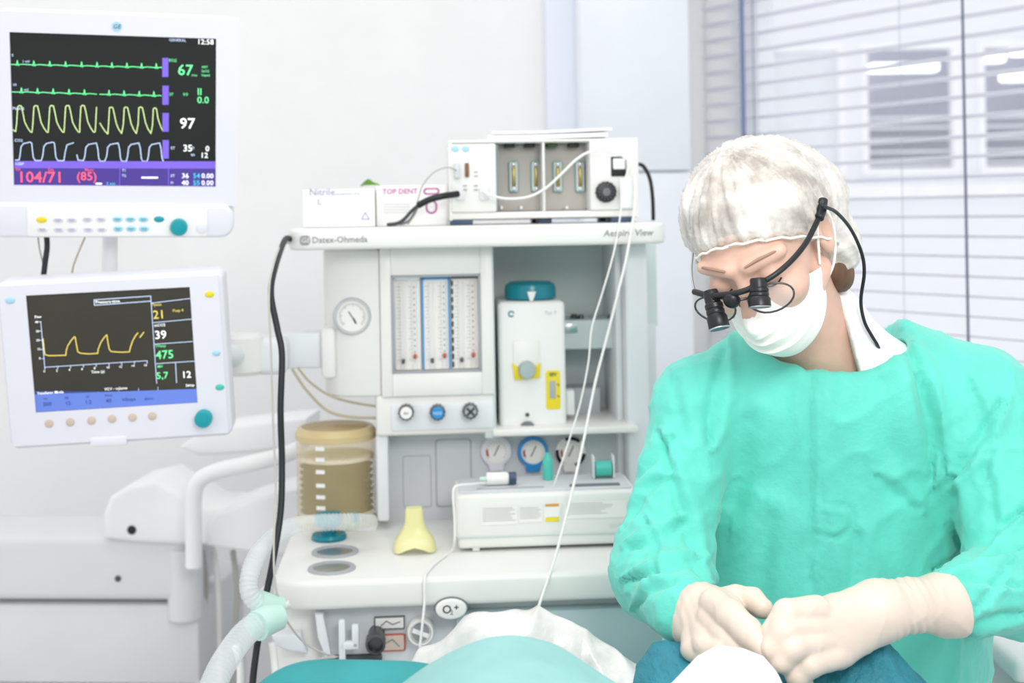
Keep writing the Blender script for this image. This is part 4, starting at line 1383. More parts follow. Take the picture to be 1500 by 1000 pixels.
# ================================================================== ON THE WORKTOP
# infusion pump
f0 = MF.atz(790, 806, WT)
yP = f0.y
X = lambda px, py=760: MF.at(px, py, yP).x
Z = lambda py, px=790: MF.at(px, py, yP).z
z0 = WT + 0.0006
pu = thing('syringe_pump', 'white box-shaped syringe pump with printed labels on the worktop', 'syringe pump', MF.M @ Vector(((X(670) + X(930)) / 2, yP + 0.05, z0)))
m = mk(); m.box(X(668), X(935), yP, yP + 0.13, Z(786), Z(722), 0.006, 3); pb1 = m.build('upper_case', 'machine_white', pu)
m = mk(); m.box(X(671), X(932), yP + 0.002, yP + 0.13, Z(801), Z(783.5), 0.006, 3); m.build('lower_case', 'machine_white', pu)
m = mk(); m.box(X(669), X(934), yP - 0.0006, yP + 0.128, Z(783.5), Z(781.5)); m.build('seam_line', 'bay_green', pu)
for px in (697, 905):
    for ya_, yb_ in ((yP + 0.006, yP + 0.03), (yP + 0.10, yP + 0.124)):
        m = mk(); m.box(X(px) - 0.006, X(px) + 0.006, ya_, yb_, z0, Z(799), 0.002); m.build('foot', 'machine_white', pu)
zt_ = Z(722)
m = mk(); m.box(X(674), X(928), yP + 0.012, yP + 0.12, zt_ - 0.001, zt_ + 0.004, 0.002); top_ = m.build('top_plate', 'panel_grey', pu)
m = mk(); m.box(X(838), X(912), yP + 0.02, yP + 0.032, zt_ + 0.003, zt_ + 0.0065, 0.001); m.build('slide_rail', 'seam_dark', top_)
m = mk(); m.box(X(700), X(800), yP + 0.02, yP + 0.03, zt_ + 0.003, zt_ + 0.005, 0.001); m.build('slide_rail', 'line_grey', top_)
yl_ = yP - 0.0008
m = mk()
for a, b, c_, d in ((704, 739, 758, 766), (760, 741, 795, 764), (797, 736, 821, 762), (826, 736, 918, 761)):
    m.quad(X(a), X(c_), Z(d), Z(b), yl_)
m.build('label_sheet', 'label_white', pb1)
for a, b, c_, d in ((707, 742, 756, 764), (762, 743, 793, 763), (830, 739, 900, 758)):
    m = mk()
    nl = int((d - b) / 3)
    for k in range(nl):
        py = b + 3 * k
        e_ = c_ - random.random() * (c_ - a) * 0.3
        m.ribbon([(X(a), Z(py)), (X(e_), Z(py))], 0.0010, yl_ - 0.0004)
    m.build('label_text', 'label_print', pb1)
m = mk(); m.quad(X(799), X(819), Z(742), Z(738), yl_ - 0.0005); m.build('label_band', 'orange', pb1)
m = mk(); m.quad(X(799), X(819), Z(764), Z(757.5), yl_ - 0.0005); m.build('label_band', 'yellow', pb1)
m = mk(); m.quad(X(893), X(915), Z(775), Z(772), yl_ - 0.0005); m.build('label_band', 'bay_green', pb1)
# syringe on the pump
sz_ = zt_ + 0.014
m = mk(); m.lathe([(0.0105, 0), (0.0105, 0.033), (0.009, 0.034), (0.009, 0.036)], (X(716), yP + 0.05, sz_ + 0.0015), (1, 0, 0), 24)
sy = thing('syringe', 'white syringe lying on top of the syringe pump', 'syringe', MF.M @ Vector((X(735), yP + 0.05, zt_ + 0.004)))
m.build('barrel', 'white', sy)
m = mk(); m.lathe([(0.0095, 0), (0.010, 0.001), (0.010, 0.012), (0.009, 0.013)], (X(716) + 0.036, yP + 0.05, sz_ + 0.0015), (1, 0, 0), 24); m.build('plunger_end', 'navy', sy)
m = mk(); m.lathe([(0.003, -0.012), (0.004, -0.008), (0.004, 0)], (X(716), yP + 0.05, sz_ + 0.0015), (1, 0, 0), 12); m.build('tip', 'mint', sy)
# mint tube connector and roll
g = MF.at(812, 695, yP + 0.14)
m = mk(); m.lathe([(0.0085, 0), (0.009, 0.002), (0.009, 0.032), (0.007, 0.037), (0.005, 0.040), (0.005, 0.044)], (X(811), yP + 0.085, zt_ + 0.0046), n=24)
tag(m.build('vial', 'teal_clear', sharp=40), 'teal capped vial standing upright on the syringe pump', 'vial')
rl = thing('tape_roll', 'teal tape roll in a clear holder on the pump, near the gown', 'tape roll', MF.M @ Vector((X(895), yP + 0.085, zt_ + 0.005)))
m = mk(); m.lathe([(0.012, 0), (0.0135, 0.001), (0.0135, 0.027), (0.012, 0.028)], (X(895) - 0.014, yP + 0.085, zt_ + 0.0195), (1, 0, 0), 28); m.build('roll', 'teal_clear', rl)
m = mk()
for s_ in (-0.018, 0.0155):
    m.box(X(895) + s_, X(895) + s_ + 0.0025, yP + 0.072, yP + 0.098, zt_ + 0.005, zt_ + 0.042, 0.0008)
m.build('holder', 'bay_light', rl)

# yellow breathing mask piece
f1 = MF.atz(606, 811, WT)
X = lambda px: MF.at(px, 780, f1.y).x
Z = lambda py: MF.at(606, py, f1.y).z
m = mk()
half = [(0.0, 747, 12), (0.12, 748, 12.5), (0.30, 768, 14), (0.42, 777, 17), (0.58, 785, 23), (0.75, 793, 28.5), (0.9, 801, 31), (1.0, 809, 31.5)]
rows = []
n = 24
cx = X(607)
sc_ = abs(X(608) - X(607))
vs, fs = [], []
for t, py, hw in half:
    zz = max(Z(py), WT + 0.002)
    hx = hw * sc_
    hy = 0.010 + 0.022 * t ** 2
    for k in range(n):
        a = 2 * pi * k / n
        e = 0.65
        ca, sa = math.cos(a), math.sin(a)
        lift = 0.0
        if t > 0.8:
            lift = 0.010 * max(0, 1 - abs(ca) * 1.6) * (t - 0.8) / 0.2
        vs.append((cx + hx * math.copysign(abs(ca) ** e, ca), f1.y + 0.02 + hy * math.copysign(abs(sa) ** e, sa), zz + lift))
for i in range(len(half) - 1):
    for k in range(n):
        fs.append((i * n + k, (i + 1) * n + k, (i + 1) * n + (k + 1) % n, i * n + (k + 1) % n))
fs.append(tuple(range(n)))
m.add(vs, fs)
ym = m.build('face_mask', 'mask_yellow', sharp=50)
tag(ym, 'pale yellow translucent breathing mask lying on the worktop', 'breathing mask')

# ================================================================== CABLES AND HOSES
def cable(name, label, cat, pts, r, mt, n=8, group=None):
    m = MB()
    m.tube(pts, r, n)
    return tag(m.build(name, mt, sharp=0), label, cat, group)


def WP(pts):
    return [P(*p) for p in pts]


cable('power_cable', 'thick black cable hanging in front of the machine, left of the bellows', 'cable', WP([(426, 350, 2.175), (417, 352, 2.14), (403, 392, 2.03), (397, 430, 1.98), (406, 480, 1.97), (413, 520, 1.965), (411, 600, 1.955), (413, 680, 1.95), (411, 750, 1.93), (400, 820, 1.90), (388, 880, 1.88), (379, 930, 1.86), (370, 1000, 1.84), (364, 1100, 1.82)]), 0.0049, 'black_rubber', 10)
cable('sampling_line', 'thin grey line looping down beside the thick black cable', 'tube', WP([(424, 356, 2.17), (412, 358, 2.12), (400, 390, 2.0), (394, 430, 1.965), (397, 520, 1.955), (400, 620, 1.945), (404, 720, 1.92), (401, 800, 1.88), (404, 860, 1.86), (418, 905, 1.87), (445, 940, 1.89), (478, 958, 1.9), (495, 962, 1.92)]), 0.0016, 'cable_grey')
cable('monitor_cable', 'short black cable between the patient monitor and the lower display', 'cable', WP([(67, 335, 2.06), (69, 360, 2.07), (66, 385, 2.07), (62, 420, 2.07)]), 0.0046, 'black_rubber')
cable('monitor_wire', 'thin grey wire just left of the short black monitor cable', 'cable', WP([(55, 340, 2.07), (58, 365, 2.08), (63, 388, 2.08), (64, 420, 2.08)]), 0.0014, 'cable_grey')
cable('monitor_wire', 'thin olive wire hanging between monitor cable and pole', 'cable', WP([(130, 335, 2.07), (117, 365, 2.08), (107, 392, 2.08), (104, 420, 2.08)]), 0.0014, 'cable_olive')
cable('arm_cable', 'upper olive cable curving from the display arm to the bellows column', 'cable', WP([(436, 538, 2.24), (455, 560, 2.24), (485, 580, 2.25), (520, 590, 2.255), (552, 595, 2.26)]), 0.0022, 'cable_olive')
cable('arm_cable', 'lower olive cable sagging over the bellows dome', 'cable', WP([(428, 540, 2.23), (448, 570, 2.23), (478, 600, 2.235), (510, 610, 2.24), (552, 612, 2.26)]), 0.0026, 'cable_olive')
cable('bridge_cable', 'white cable swinging across the connector slots of the rack', 'cable', [MF.M @ MF.at(a, b, c_) for a, b, c_ in ((708, 280, 0.0), (722, 287, -0.012), (745, 291, -0.015), (775, 288, -0.015), (800, 275, -0.015), (822, 255, -0.015), (845, 233, -0.015), (866, 222, -0.015), (895, 222, -0.015), (918, 233, -0.015), (929, 255, -0.018), (930, 300, -0.022), (924, 340, -0.03), (917, 380, -0.04), (905, 430, -0.05), (890, 490, -0.06), (872, 560, -0.08), (856, 640, -0.12), (838, 720, -0.17), (815, 810, -0.22), (786, 898, -0.27), (770, 960, -0.3))], 0.0022, 'cable_white')
cable('suction_line', 'thin white line running from the rack down to the syringe pump', 'tube', [MF.M @ MF.at(a, b, c_) for a, b, c_ in ((922, 243, -0.02), (914, 270, -0.022), (908, 320, -0.028), (899, 370, -0.035), (882, 430, -0.04), (867, 480, -0.05), (862, 530, -0.055), (850, 590, -0.07), (832, 650, -0.08), (813, 706, -0.08), (809, 714, -0.06))], 0.0015, 'cable_white')
cable('rack_cable', 'black power cable at the right side of the module rack', 'cable', [MF.M @ MF.at(a, b, c_) for a, b, c_ in ((934, 240, 0.1), (943, 244, 0.1), (952, 262, 0.1), (956, 290, 0.1), (957, 322, 0.11))], 0.0035, 'black_rubber')
cable('lead_bundle', 'thick black lead plug and cable on the left of the rack', 'cable', [MF.M @ MF.at(a, b, c_) for a, b, c_ in ((671, 284, -0.004), (650, 287, -0.02), (630, 292, -0.022), (612, 301, -0.02))], 0.0056, 'black', 12)
cable('lead_wire', 'dark grey lead leaving the thick black plug, front one', 'cable', [MF.M @ MF.at(a, b, c_) for a, b, c_ in ((612, 301, -0.02), (602, 310, -0.012), (592, 321, 0.0), (582, 327, 0.008), (568, 329, 0.02))], 0.0032, 'dark_metal')
cable('lead_wire', 'dark grey lead leaving the thick black plug, rear one', 'cable', [MF.M @ MF.at(a, b, c_) for a, b, c_ in ((612, 302, -0.018), (606, 314, -0.008), (598, 324, 0.008), (586, 328, 0.018))], 0.0026, 'print_grey')
cable('cuff_tube', 'thin grey tube arching from the rack over the magenta glove box', 'tube', [MF.M @ MF.at(a, b, c_) for a, b, c_ in ((668, 249, 0.008), (655, 245, -0.01), (636, 252, -0.02), (620, 270, -0.02), (613, 290, -0.018), (608, 312, -0.01), (598, 328, 0.01))], 0.0014, 'cable_grey')
def onto(px, py):
    q = MF.atz(px, py, WT + 0.0026)
    return MF.M @ q


cable('pump_line', 'white infusion line from the syringe over the worktop front', 'tube', [MF.M @ MF.at(a, b, c_) for a, b, c_ in ((714, 707, yP + 0.05), (690, 709, yP + 0.01), (668, 712, yP - 0.006), (664, 725, yP - 0.01), (666, 760, yP - 0.01), (666, 790, yP - 0.008))] + [onto(663, 805), onto(650, 815), onto(636, 826), onto(626, 838)] + [MF.M @ MF.at(a, b, c_) for a, b, c_ in ((622, 848, -0.246), (622, 880, -0.250), (619, 912, -0.255), (615, 950, -0.255))], 0.0021, 'cable_white')
cable('low_tube', 'grey tube curving under the worktop toward the drape', 'tube', WP([(492, 962, 1.90), (470, 965, 1.88), (448, 975, 1.85), (432, 992, 1.8), (424, 1020, 1.78)]), 0.0022, 'cable_grey')


def corrugated(name, label, path, r, mt, pitch=0.0075, depth=0.0022, n=20):
    pts = spline(path, 12)
    # resample evenly
    L = [0]
    for a, b in zip(pts, pts[1:]):
        L.append(L[-1] + (b - a).length)
    tot = L[-1]
    steps = int(tot / (pitch / 4))
    out, rs = [], []
    j = 0
    for k in range(steps + 1):
        s_ = tot * k / steps
        while j < len(L) - 2 and L[j + 1] < s_:
            j += 1
        f = (s_ - L[j]) / max(1e-9, L[j + 1] - L[j])
        out.append(pts[j].lerp(pts[j + 1], f))
        rs.append(r + depth * (0.5 + 0.5 * math.cos(2 * pi * s_ / pitch)) - depth)
    m = MB()
    m.sweep(out, rs, n)
    return m


m = corrugated('', '', WP([(392, 905, 1.84), (362, 925, 1.80), (338, 955, 1.74), (318, 990, 1.68), (300, 1040, 1.62)]), 0.0185, 'hose_clear', 0.0095, 0.0034)
h1_ = thing('breathing_hose', 'white corrugated breathing hose hanging from the machine toward the lower left', 'hose', P(318, 1030, 1.66))
m.build('hose', 'hose_clear', h1_, sharp=0)
m = MB(); m.sweep(WP([(376, 917, 1.815), (392, 908, 1.835), (410, 903, 1.85)]), [0.021, 0.021, 0.018], 24); m.build('cuff', 'mint', h1_)
m = corrugated('', '', WP([(392, 890, 1.86), (374, 880, 1.85), (364, 860, 1.85), (370, 828, 1.87), (388, 800, 1.93), (420, 774, 2.02), (460, 766, 2.06), (510, 764, 2.08), (545, 766, 2.12)]), 0.014, 'hose_clear', 0.006, 0.0015)
h2_ = thing('breathing_hose', 'clear corrugated hose lying in an arc along the back of the worktop', 'hose', P(450, 775, 2.03))
m.build('hose', 'hose_clear', h2_, sharp=0)
m = MB(); m.sweep(WP([(378, 884, 1.85), (392, 888, 1.858), (412, 890, 1.868)]), [0.019, 0.019, 0.016], 24); m.build('cuff', 'mint', h2_)
for k, (pts, lab) in enumerate(((((398, 940, 1.86), (402, 970, 1.86), (406, 1030, 1.85)), 'white tube hanging straight below the mint hose connectors'), (((345, 945, 1.9), (352, 975, 1.9), (352, 1030, 1.9)), 'white tube hanging behind the corrugated hose at lower left'))):
    cable('drain_tube', lab, 'tube', WP(pts), 0.0055, 'cable_white')

# white trolley corner at the far right edge
tr = thing('side_trolley', 'corner of a white trolley at the far right edge of the photo', 'trolley', P(1540, 1000, 1.9))
q = P(1466, 948, 1.9); 
MB().box(q.x, q.x + 0.4, 1.85, 2.2, P(1480, 985, 1.9).z, q.z, 0.012, 3).build('tray', 'unit_white', tr)
MB().box(q.x + 0.03, q.x + 0.37, 1.88, 2.17, 0.05, P(1480, 985, 1.9).z, 0.01).build('cabinet_body', 'unit_grey', tr)
for a in (0.06, 0.34):
    for b in (1.92, 2.13):
        MB().cyl((q.x + a - 0.01, b, 0.026), (q.x + a + 0.01, b, 0.026), 0.025, n=16).build('caster', 'black', tr)


# ================================================================== IMPLICIT SURFACES
class G:
    """field of points; primitives return distances"""
    def __init__(s, X, Y, Z):
        s.X, s.Y, s.Z = X, Y, Z

    def cone(s, a, b, r0, r1):
        ax, ay, az = a
        d = np.array(b, dtype=np.float32) - np.array(a, dtype=np.float32)
        l2 = float((d * d).sum()) + 1e-12
        px, py, pz = s.X - ax, s.Y - ay, s.Z - az
        t = np.clip((px * d[0] + py * d[1] + pz * d[2]) / l2, 0, 1)
        return np.sqrt((px - t * d[0]) ** 2 + (py - t * d[1]) ** 2 + (pz - t * d[2]) ** 2) - (r0 + (r1 - r0) * t)

    def ell(s, c, r, R=None):
        px, py, pz = s.X - c[0], s.Y - c[1], s.Z - c[2]
        if R is not None:
            Rt = np.array(R.to_3x3().transposed())
            px, py, pz = (Rt[0][0] * px + Rt[0][1] * py + Rt[0][2] * pz, Rt[1][0] * px + Rt[1][1] * py + Rt[1][2] * pz, Rt[2][0] * px + Rt[2][1] * py + Rt[2][2] * pz)
        k0 = np.sqrt((px / r[0]) ** 2 + (py / r[1]) ** 2 + (pz / r[2]) ** 2)
        k1 = np.sqrt((px / r[0] ** 2) ** 2 + (py / r[1] ** 2) ** 2 + (pz / r[2] ** 2) ** 2) + 1e-9
        return k0 * (k0 - 1) / k1

    def plane(s, p, n):
        n = Vector(n).normalized()
        return (s.X - p[0]) * n.x + (s.Y - p[1]) * n.y + (s.Z - p[2]) * n.z


def smin(a, b, k):
    h = np.clip(0.5 + 0.5 * (b - a) / k, 0, 1)
    return b * (1 - h) + a * h - k * h * (1 - h)


def smax(a, b, k):
    return -smin(-a, -b, k)


def nets(f, xs, ys_, zs_):
    xs, ys_, zs_ = [np.asarray(v, dtype=np.float32) for v in (xs, ys_, zs_)]
    X, Y, Z = np.meshgrid(xs, ys_, zs_, indexing='ij')
    V = f(G(X, Y, Z)).astype(np.float32)
    ins = V < 0
    c = [ins[i:ins.shape[0] - 1 + i, j:ins.shape[1] - 1 + j, k:ins.shape[2] - 1 + k] for i in (0, 1) for j in (0, 1) for k in (0, 1)]
    sm = sum(q.astype(np.int8) for q in c)
    cells = np.argwhere((sm > 0) & (sm < 8))
    idx = -np.ones(sm.shape, dtype=np.int64)
    idx[cells[:, 0], cells[:, 1], cells[:, 2]] = np.arange(len(cells))
    acc = np.zeros((len(cells), 3))
    cnt = np.zeros(len(cells))
    offs = [(i, j, k) for i in (0, 1) for j in (0, 1) for k in (0, 1)]
    for a in range(8):
        for b in range(a + 1, 8):
            da = np.array(offs[b]) - np.array(offs[a])
            if np.abs(da).sum() != 1:
                continue
            ca, cb = cells + offs[a], cells + offs[b]
            va = V[ca[:, 0], ca[:, 1], ca[:, 2]]
            vb_ = V[cb[:, 0], cb[:, 1], cb[:, 2]]
            ok = (va < 0) != (vb_ < 0)
            t = np.where(ok, va / np.where(ok, va - vb_, 1), 0)
            pos = np.array(offs[a])[None, :] + t[:, None] * da[None, :]
            acc[ok] += pos[ok]
            cnt[ok] += 1
    fr = acc / cnt[:, None]
    out = np.zeros_like(fr)
    for d, ax in enumerate((xs, ys_, zs_)):
        i = cells[:, d]
        out[:, d] = ax[i] + fr[:, d] * (ax[i + 1] - ax[i])
    faces = []
    nx, ny, nz = ins.shape
    for d in range(3):
        o1, o2 = [(1, 2), (2, 0), (0, 1)][d]
        A = np.moveaxis(ins, (d, o1, o2), (0, 1, 2))
        I = np.moveaxis(idx, (d, o1, o2), (0, 1, 2))
        e = np.argwhere(A[:-1, 1:-1, 1:-1] != A[1:, 1:-1, 1:-1])
        i, j, k = e[:, 0], e[:, 1] + 1, e[:, 2] + 1
        q = np.stack([I[i, j - 1, k - 1], I[i, j, k - 1], I[i, j, k], I[i, j - 1, k]], 1)
        flip = ~A[i, j, k]
        q[flip] = q[flip][:, ::-1]
        faces.append(q)
    faces = np.concatenate(faces)
    faces = faces[(faces >= 0).all(1)]
    return out, faces


def normals_of(v, f):
    n = np.zeros_like(v)
    fn = np.cross(v[f[:, 2]] - v[f[:, 0]], v[f[:, 3]] - v[f[:, 1]])
    for k in range(4):
        np.add.at(n, f[:, k], fn)
    return n / (np.linalg.norm(n, axis=1, keepdims=True) + 1e-12)


def relax(v, f, it=2, lam=0.5):
    e = np.concatenate([f[:, [0, 1]], f[:, [1, 2]], f[:, [2, 3]], f[:, [3, 0]]])
    for _ in range(it):
        s_ = np.zeros_like(v)
        c_ = np.zeros(len(v))
        np.add.at(s_, e[:, 0], v[e[:, 1]])
        np.add.at(s_, e[:, 1], v[e[:, 0]])
        np.add.at(c_, e[:, 0], 1)
        np.add.at(c_, e[:, 1], 1)
        v = v + lam * (s_ / c_[:, None] - v)
    return v


def net_obj(name, v, f, m, parent=None, base=None):
    o0 = ORIG[parent.name] if parent is not None else Vector(base if base is not None else tuple(np.append(v.mean(0)[:2], v[:, 2].min())))
    me = bpy.data.meshes.new(name)
    w_ = (v - np.array(o0)).astype(np.float32)
    me.from_pydata(w_.tolist(), [], f.tolist())
    me.update()
    me.polygons.foreach_set('use_smooth', [True] * len(me.polygons))
    for k in (m if isinstance(m, (list, tuple)) else [m]):
        me.materials.append(MATS[k])
    o = bpy.data.objects.new(name, me)
    COL.objects.link(o)
    if parent is not None:
        o.parent = parent
    else:
        o.location = o0
    ORIG[o.name] = o0
    return o


def ax(lo, hi, h):
    return np.arange(lo, hi + h, h)


# ================================================================== SURGEON
pe = thing('person', 'surgeon in a turquoise gown, hair cap and face mask bending over the patient', 'person', (0.41, 1.72, 0.0))

# --- head pose: x right of the picture, y back, z up in head space
HEAD_R = Matrix.Rotation(math.radians(-32), 4, 'Z') @ Matrix.Rotation(math.radians(-12), 4, 'Y') @ Matrix.Rotation(math.radians(33), 4, 'X')
BR = P(1086, 416, 1.50)                       # bridge of the nose
HS = 0.97
HM = Matrix.Translation(BR) @ HEAD_R @ Matrix.Scale(HS, 4) @ Matrix.Translation((0, 0.098, -0.012))
HI = HM.inverted()


def H(x, y, z):
    return HM @ Vector((x, y, z))


class HG(G):
    """points in head space (distances in head units)"""
    def __init__(s, g):
        a = np.array(HI)
        s.X = a[0][0] * g.X + a[0][1] * g.Y + a[0][2] * g.Z + a[0][3]
        s.Y = a[1][0] * g.X + a[1][1] * g.Y + a[1][2] * g.Z + a[1][3]
        s.Z = a[2][0] * g.X + a[2][1] * g.Y + a[2][2] * g.Z + a[2][3]


def head_field(h):
    d = h.ell((0, 0.015, 0.035), (0.074, 0.094, 0.084))
    d = smin(d, h.ell((0, -0.035, -0.03), (0.057, 0.058, 0.07)), 0.03)
    d = smin(d, h.ell((0, -0.052, -0.088), (0.030, 0.032, 0.022)), 0.03)          # chin
    for s_ in (-1, 1):
        d = smin(d, h.cone((s_ * 0.060, 0.0, -0.05), (s_ * 0.022, -0.06, -0.094), 0.014, 0.014), 0.02)   # jaw line
        d = smin(d, h.ell((s_ * 0.040, -0.066, -0.022), (0.024, 0.024, 0.02)), 0.02)   # cheek
        d = smin(d, h.cone((s_ * 0.012, -0.088, 0.027), (s_ * 0.050, -0.068, 0.028), 0.010, 0.009), 0.012)  # brow
    d = smax(d, -h.ell((-0.032, -0.103, 0.006), (0.019, 0.018, 0.012)), 0.012)
    d = smax(d, -h.ell((0.032, -0.103, 0.006), (0.019, 0.018, 0.012)), 0.012)
    for s_ in (-1, 1):
        d = smin(d, h.ell((s_ * 0.032, -0.078, 0.006), (0.0135, 0.0125, 0.0115)), 0.004)   # closed lids
        d = smin(d, h.ell((s_ * 0.078, 0.012, -0.005), (0.010, 0.020, 0.032)), 0.008)   # ears
        d = smin(d, h.ell((s_ * 0.011, -0.104, -0.034), (0.008, 0.009, 0.007)), 0.006)  # nostril wings
        d = smax(d, -h.ell((s_ * 0.086, 0.006, -0.004), (0.007, 0.010, 0.016)), 0.006)
    d = smin(d, h.cone((0, -0.092, 0.012), (0, -0.114, -0.028), 0.0075, 0.011), 0.010)      # nose
    d = smin(d, h.ell((0, -0.088, -0.060), (0.021, 0.011, 0.0055)), 0.006)
    d = smin(d, h.ell((0, -0.087, -0.069), (0.018, 0.010, 0.006)), 0.006)
    return d


NB = P(1212, 548, 1.72)                        # base of the neck
CHEST = P(1205, 690, 1.74)
HIP = Vector((0.42, 1.80, 0.78))


def body_field(g):
    h = HG(g)
    d = head_field(h) * HS
    d = smin(d, g.cone(tuple(H(0, 0.035, -0.055)), tuple(NB), 0.050, 0.056), 0.035)
    t = g.ell(tuple(CHEST), (0.15, 0.085, 0.17))
    t = smin(t, g.cone((0.31, 1.74, CHEST.z + 0.11), (0.53, 1.74, CHEST.z + 0.11), 0.05, 0.05), 0.06)
    t = smin(t, g.ell(tuple(HIP), (0.15, 0.10, 0.16)), 0.12)
    for s_ in (-1, 1):
        t = smin(t, g.cone((HIP.x + s_ * 0.08, HIP.y, HIP.z - 0.05), (HIP.x + s_ * 0.09, HIP.y - 0.06, 0.44), 0.075, 0.052), 0.05)
        t = smin(t, g.cone((HIP.x + s_ * 0.09, HIP.y - 0.06, 0.44), (HIP.x + s_ * 0.09, HIP.y + 0.02, 0.07), 0.052, 0.034), 0.03)
        t = smin(t, g.cone((HIP.x + s_ * 0.09, HIP.y + 0.02, 0.036), (HIP.x + s_ * 0.10, HIP.y - 0.15, 0.034), 0.036, 0.034), 0.03)
    return smin(d, t, 0.04)


zsplit = P(1200, 560, 1.7).z
hc = H(0, 0, 0)
zax = np.concatenate([ax(-0.02, zsplit - 0.012, 0.012), ax(zsplit, hc.z + 0.20, 0.003)])
v, f = nets(body_field, ax(0.20, 0.64, 0.0034), np.concatenate([ax(1.36, 1.66, 0.0034), ax(1.67, 1.94, 0.009)]), zax)
v = relax(v, f, 1, 0.4)
body = net_obj('body', v, f, ['skin'], pe)
# brows
for s_ in (-1, 1):
    MB().sweep([H(s_ * x_, y_, z_) for x_, y_, z_ in ((0.013, -0.0975, 0.033), (0.030, -0.0905, 0.036), (0.046, -0.0785, 0.034), (0.054, -0.068, 0.029))], [0.0014, 0.0019, 0.0016, 0.0006], 8).build('eyebrow', 'brow_hair', pe)
    pts = [H(s_ * x_, y_, z_) for x_, y_, z_ in ((0.019, -0.0875, 0.0015), (0.026, -0.0915, -0.0025), (0.033, -0.0920, -0.003), (0.040, -0.0895, -0.0015), (0.045, -0.0855, 0.002))]
    MB().sweep(spline(pts, 4), 0.0011, 6).build('eyelashes', 'black', pe)

# --- hair under the cap
def cut(h, grow):
    """half space above the cap edge, head space"""
    return h.plane((0, -0.09, 0.050 - grow), (0, -0.50, -0.86))


def hair_field(g):
    h = HG(g)
    d = h.ell((0, 0.017, 0.035), (0.0775, 0.097, 0.085))
    d = smin(d, h.ell((0.035, 0.080, -0.01), (0.042, 0.042, 0.052)), 0.03)
    d = smax(d, h.plane((0, -0.082, 0.070), (0, -0.62, -0.79)), 0.004)
    d = smin(d, h.ell((0.050, 0.072, -0.100), (0.022, 0.026, 0.034)), 0.02)
    return d * HS


def headax(m_, s_):
    return [ax(hc.x - m_, hc.x + m_, s_), ax(hc.y - m_, hc.y + m_, s_), ax(hc.z - m_, hc.z + m_, s_)]


v, f = nets(hair_field, *headax(0.17, 0.0042))
net_obj('hair', v, f, 'hair', pe)


def cap_field(g):
    h = HG(g)
    d = h.ell((0.004, 0.022, 0.050), (0.087, 0.104, 0.077))
    d = smin(d, h.ell((0.040, 0.092, 0.000), (0.055, 0.055, 0.062)), 0.04)
    d = smax(d, h.plane((0, -0.088, 0.062), (0, -0.63, -0.78)), 0.014)
    d = smin(d, h.ell((0.060, 0.086, -0.066), (0.030, 0.030, 0.040)), 0.02)
    # hollow towards the head so that the cap is a shell
    return d * HS


v, f = nets(cap_field, *headax(0.20, 0.0034))
n_ = normals_of(v, f)
disp = np.zeros(len(v))
for i, (p, q) in enumerate(zip(v, n_)):
    hp = HI @ Vector(p)
    ang = math.atan2(hp.x, hp.y - 0.02)
    edge = max(0.0, 1 - abs((hp.y + 0.088) * -0.63 + (hp.z - 0.062) * -0.78) / 0.10)
    pl = 1 - abs(math.sin(ang * 15 + 2.2 * noise.noise(hp * 18)))
    # creases radiate from the crown
    up_ = Vector((hp.x, hp.y - 0.03, 0.6 * (hp.z - 0.05)))
    an2 = math.atan2(hp.x, hp.y - 0.03)
    st_ = abs(noise.noise(Vector((math.cos(an2) * 6.5, math.sin(an2) * 6.5, hp.z * 9 + 3))))
    st2 = abs(noise.noise(Vector((math.cos(an2) * 15, math.sin(an2) * 15, hp.z * 16 + 8))))
    low = noise.noise(hp * 11)
    disp[i] = 0.0040 * pl ** 2 * edge ** 2 + 0.004 * low + 0.0042 * max(0, 1 - st_ * 4) ** 1.5 + 0.0016 * max(0, 1 - st2 * 4)
v = v + n_ * disp[:, None]
cap = net_obj('hair_cap', v, f, 'cap_fleece', pe)
# elastic edge of the cap
pts = []
for k in range(60):
    a = 2 * pi * k / 60
    x_ = 0.0835 * math.sin(a)
    y_ = 0.010 - 0.094 * math.cos(a)
    z_ = 0.062 - (y_ + 0.088) * 0.63 / 0.78
    pts.append(H(x_, y_, z_ + 0.0015 * math.sin(k * 2.1)))
MB().sweep(pts + [pts[0]], 0.0016, 8).build('elastic_edge', 'mask_cloth', cap, sharp=0)

# --- face mask
nu, nv = 44, 34
vs, fs = [], []
for j in range(nv + 1):
    vv = j / nv
    for i in range(nu + 1):
        u = -1 + 2 * i / nu
        phi = u * math.radians(80)
        bow = math.cos(u * pi / 2)
        ztop = -0.026 + 0.008 * math.exp(-(u / 0.25) ** 2) + 0.010 * min(1.0, abs(u) / 0.5) - 0.022 * u * u
        zbot = -0.070 - 0.052 * (1 - u * u) ** 0.8
        z_ = ztop + (zbot - ztop) * vv
        belly = math.sin(pi * min(1, vv * 1.02)) ** 0.8
        dep = 0.070 + 0.036 * math.exp(-(u / 0.22) ** 2) * math.exp(-((vv - 0.10) / 0.28) ** 2) + 0.024 * belly * bow + 0.012 * bow
        dep *= (1 - 0.16 * vv ** 3)
        x_ = 0.0685 * math.sin(phi) * (1 - 0.10 * vv)
        y_ = 0.004 - dep * max(0.0, math.cos(phi)) ** 0.85 - 0.006
        pleat = 0
        for pv in (0.30, 0.5, 0.70):
            tt = (vv - pv) / 0.11
            if 0 <= tt < 1:
                pleat += 0.0036 * (1 - tt)
        wr = 0.0022 * noise.noise(Vector((u * 2.6, vv * 4.5, 4)))
        y_ -= (pleat + wr) * (0.3 + 0.7 * bow)
        vs.append(H(x_, y_, z_))
for j in range(nv):
    for i in range(nu):
        a = j * (nu + 1) + i
        fs.append((a, a + 1, a + nu + 2, a + nu + 1))
o1 = len(vs)
fwd = (H(0, -1, 0) - H(0, 0, 0)).normalized()
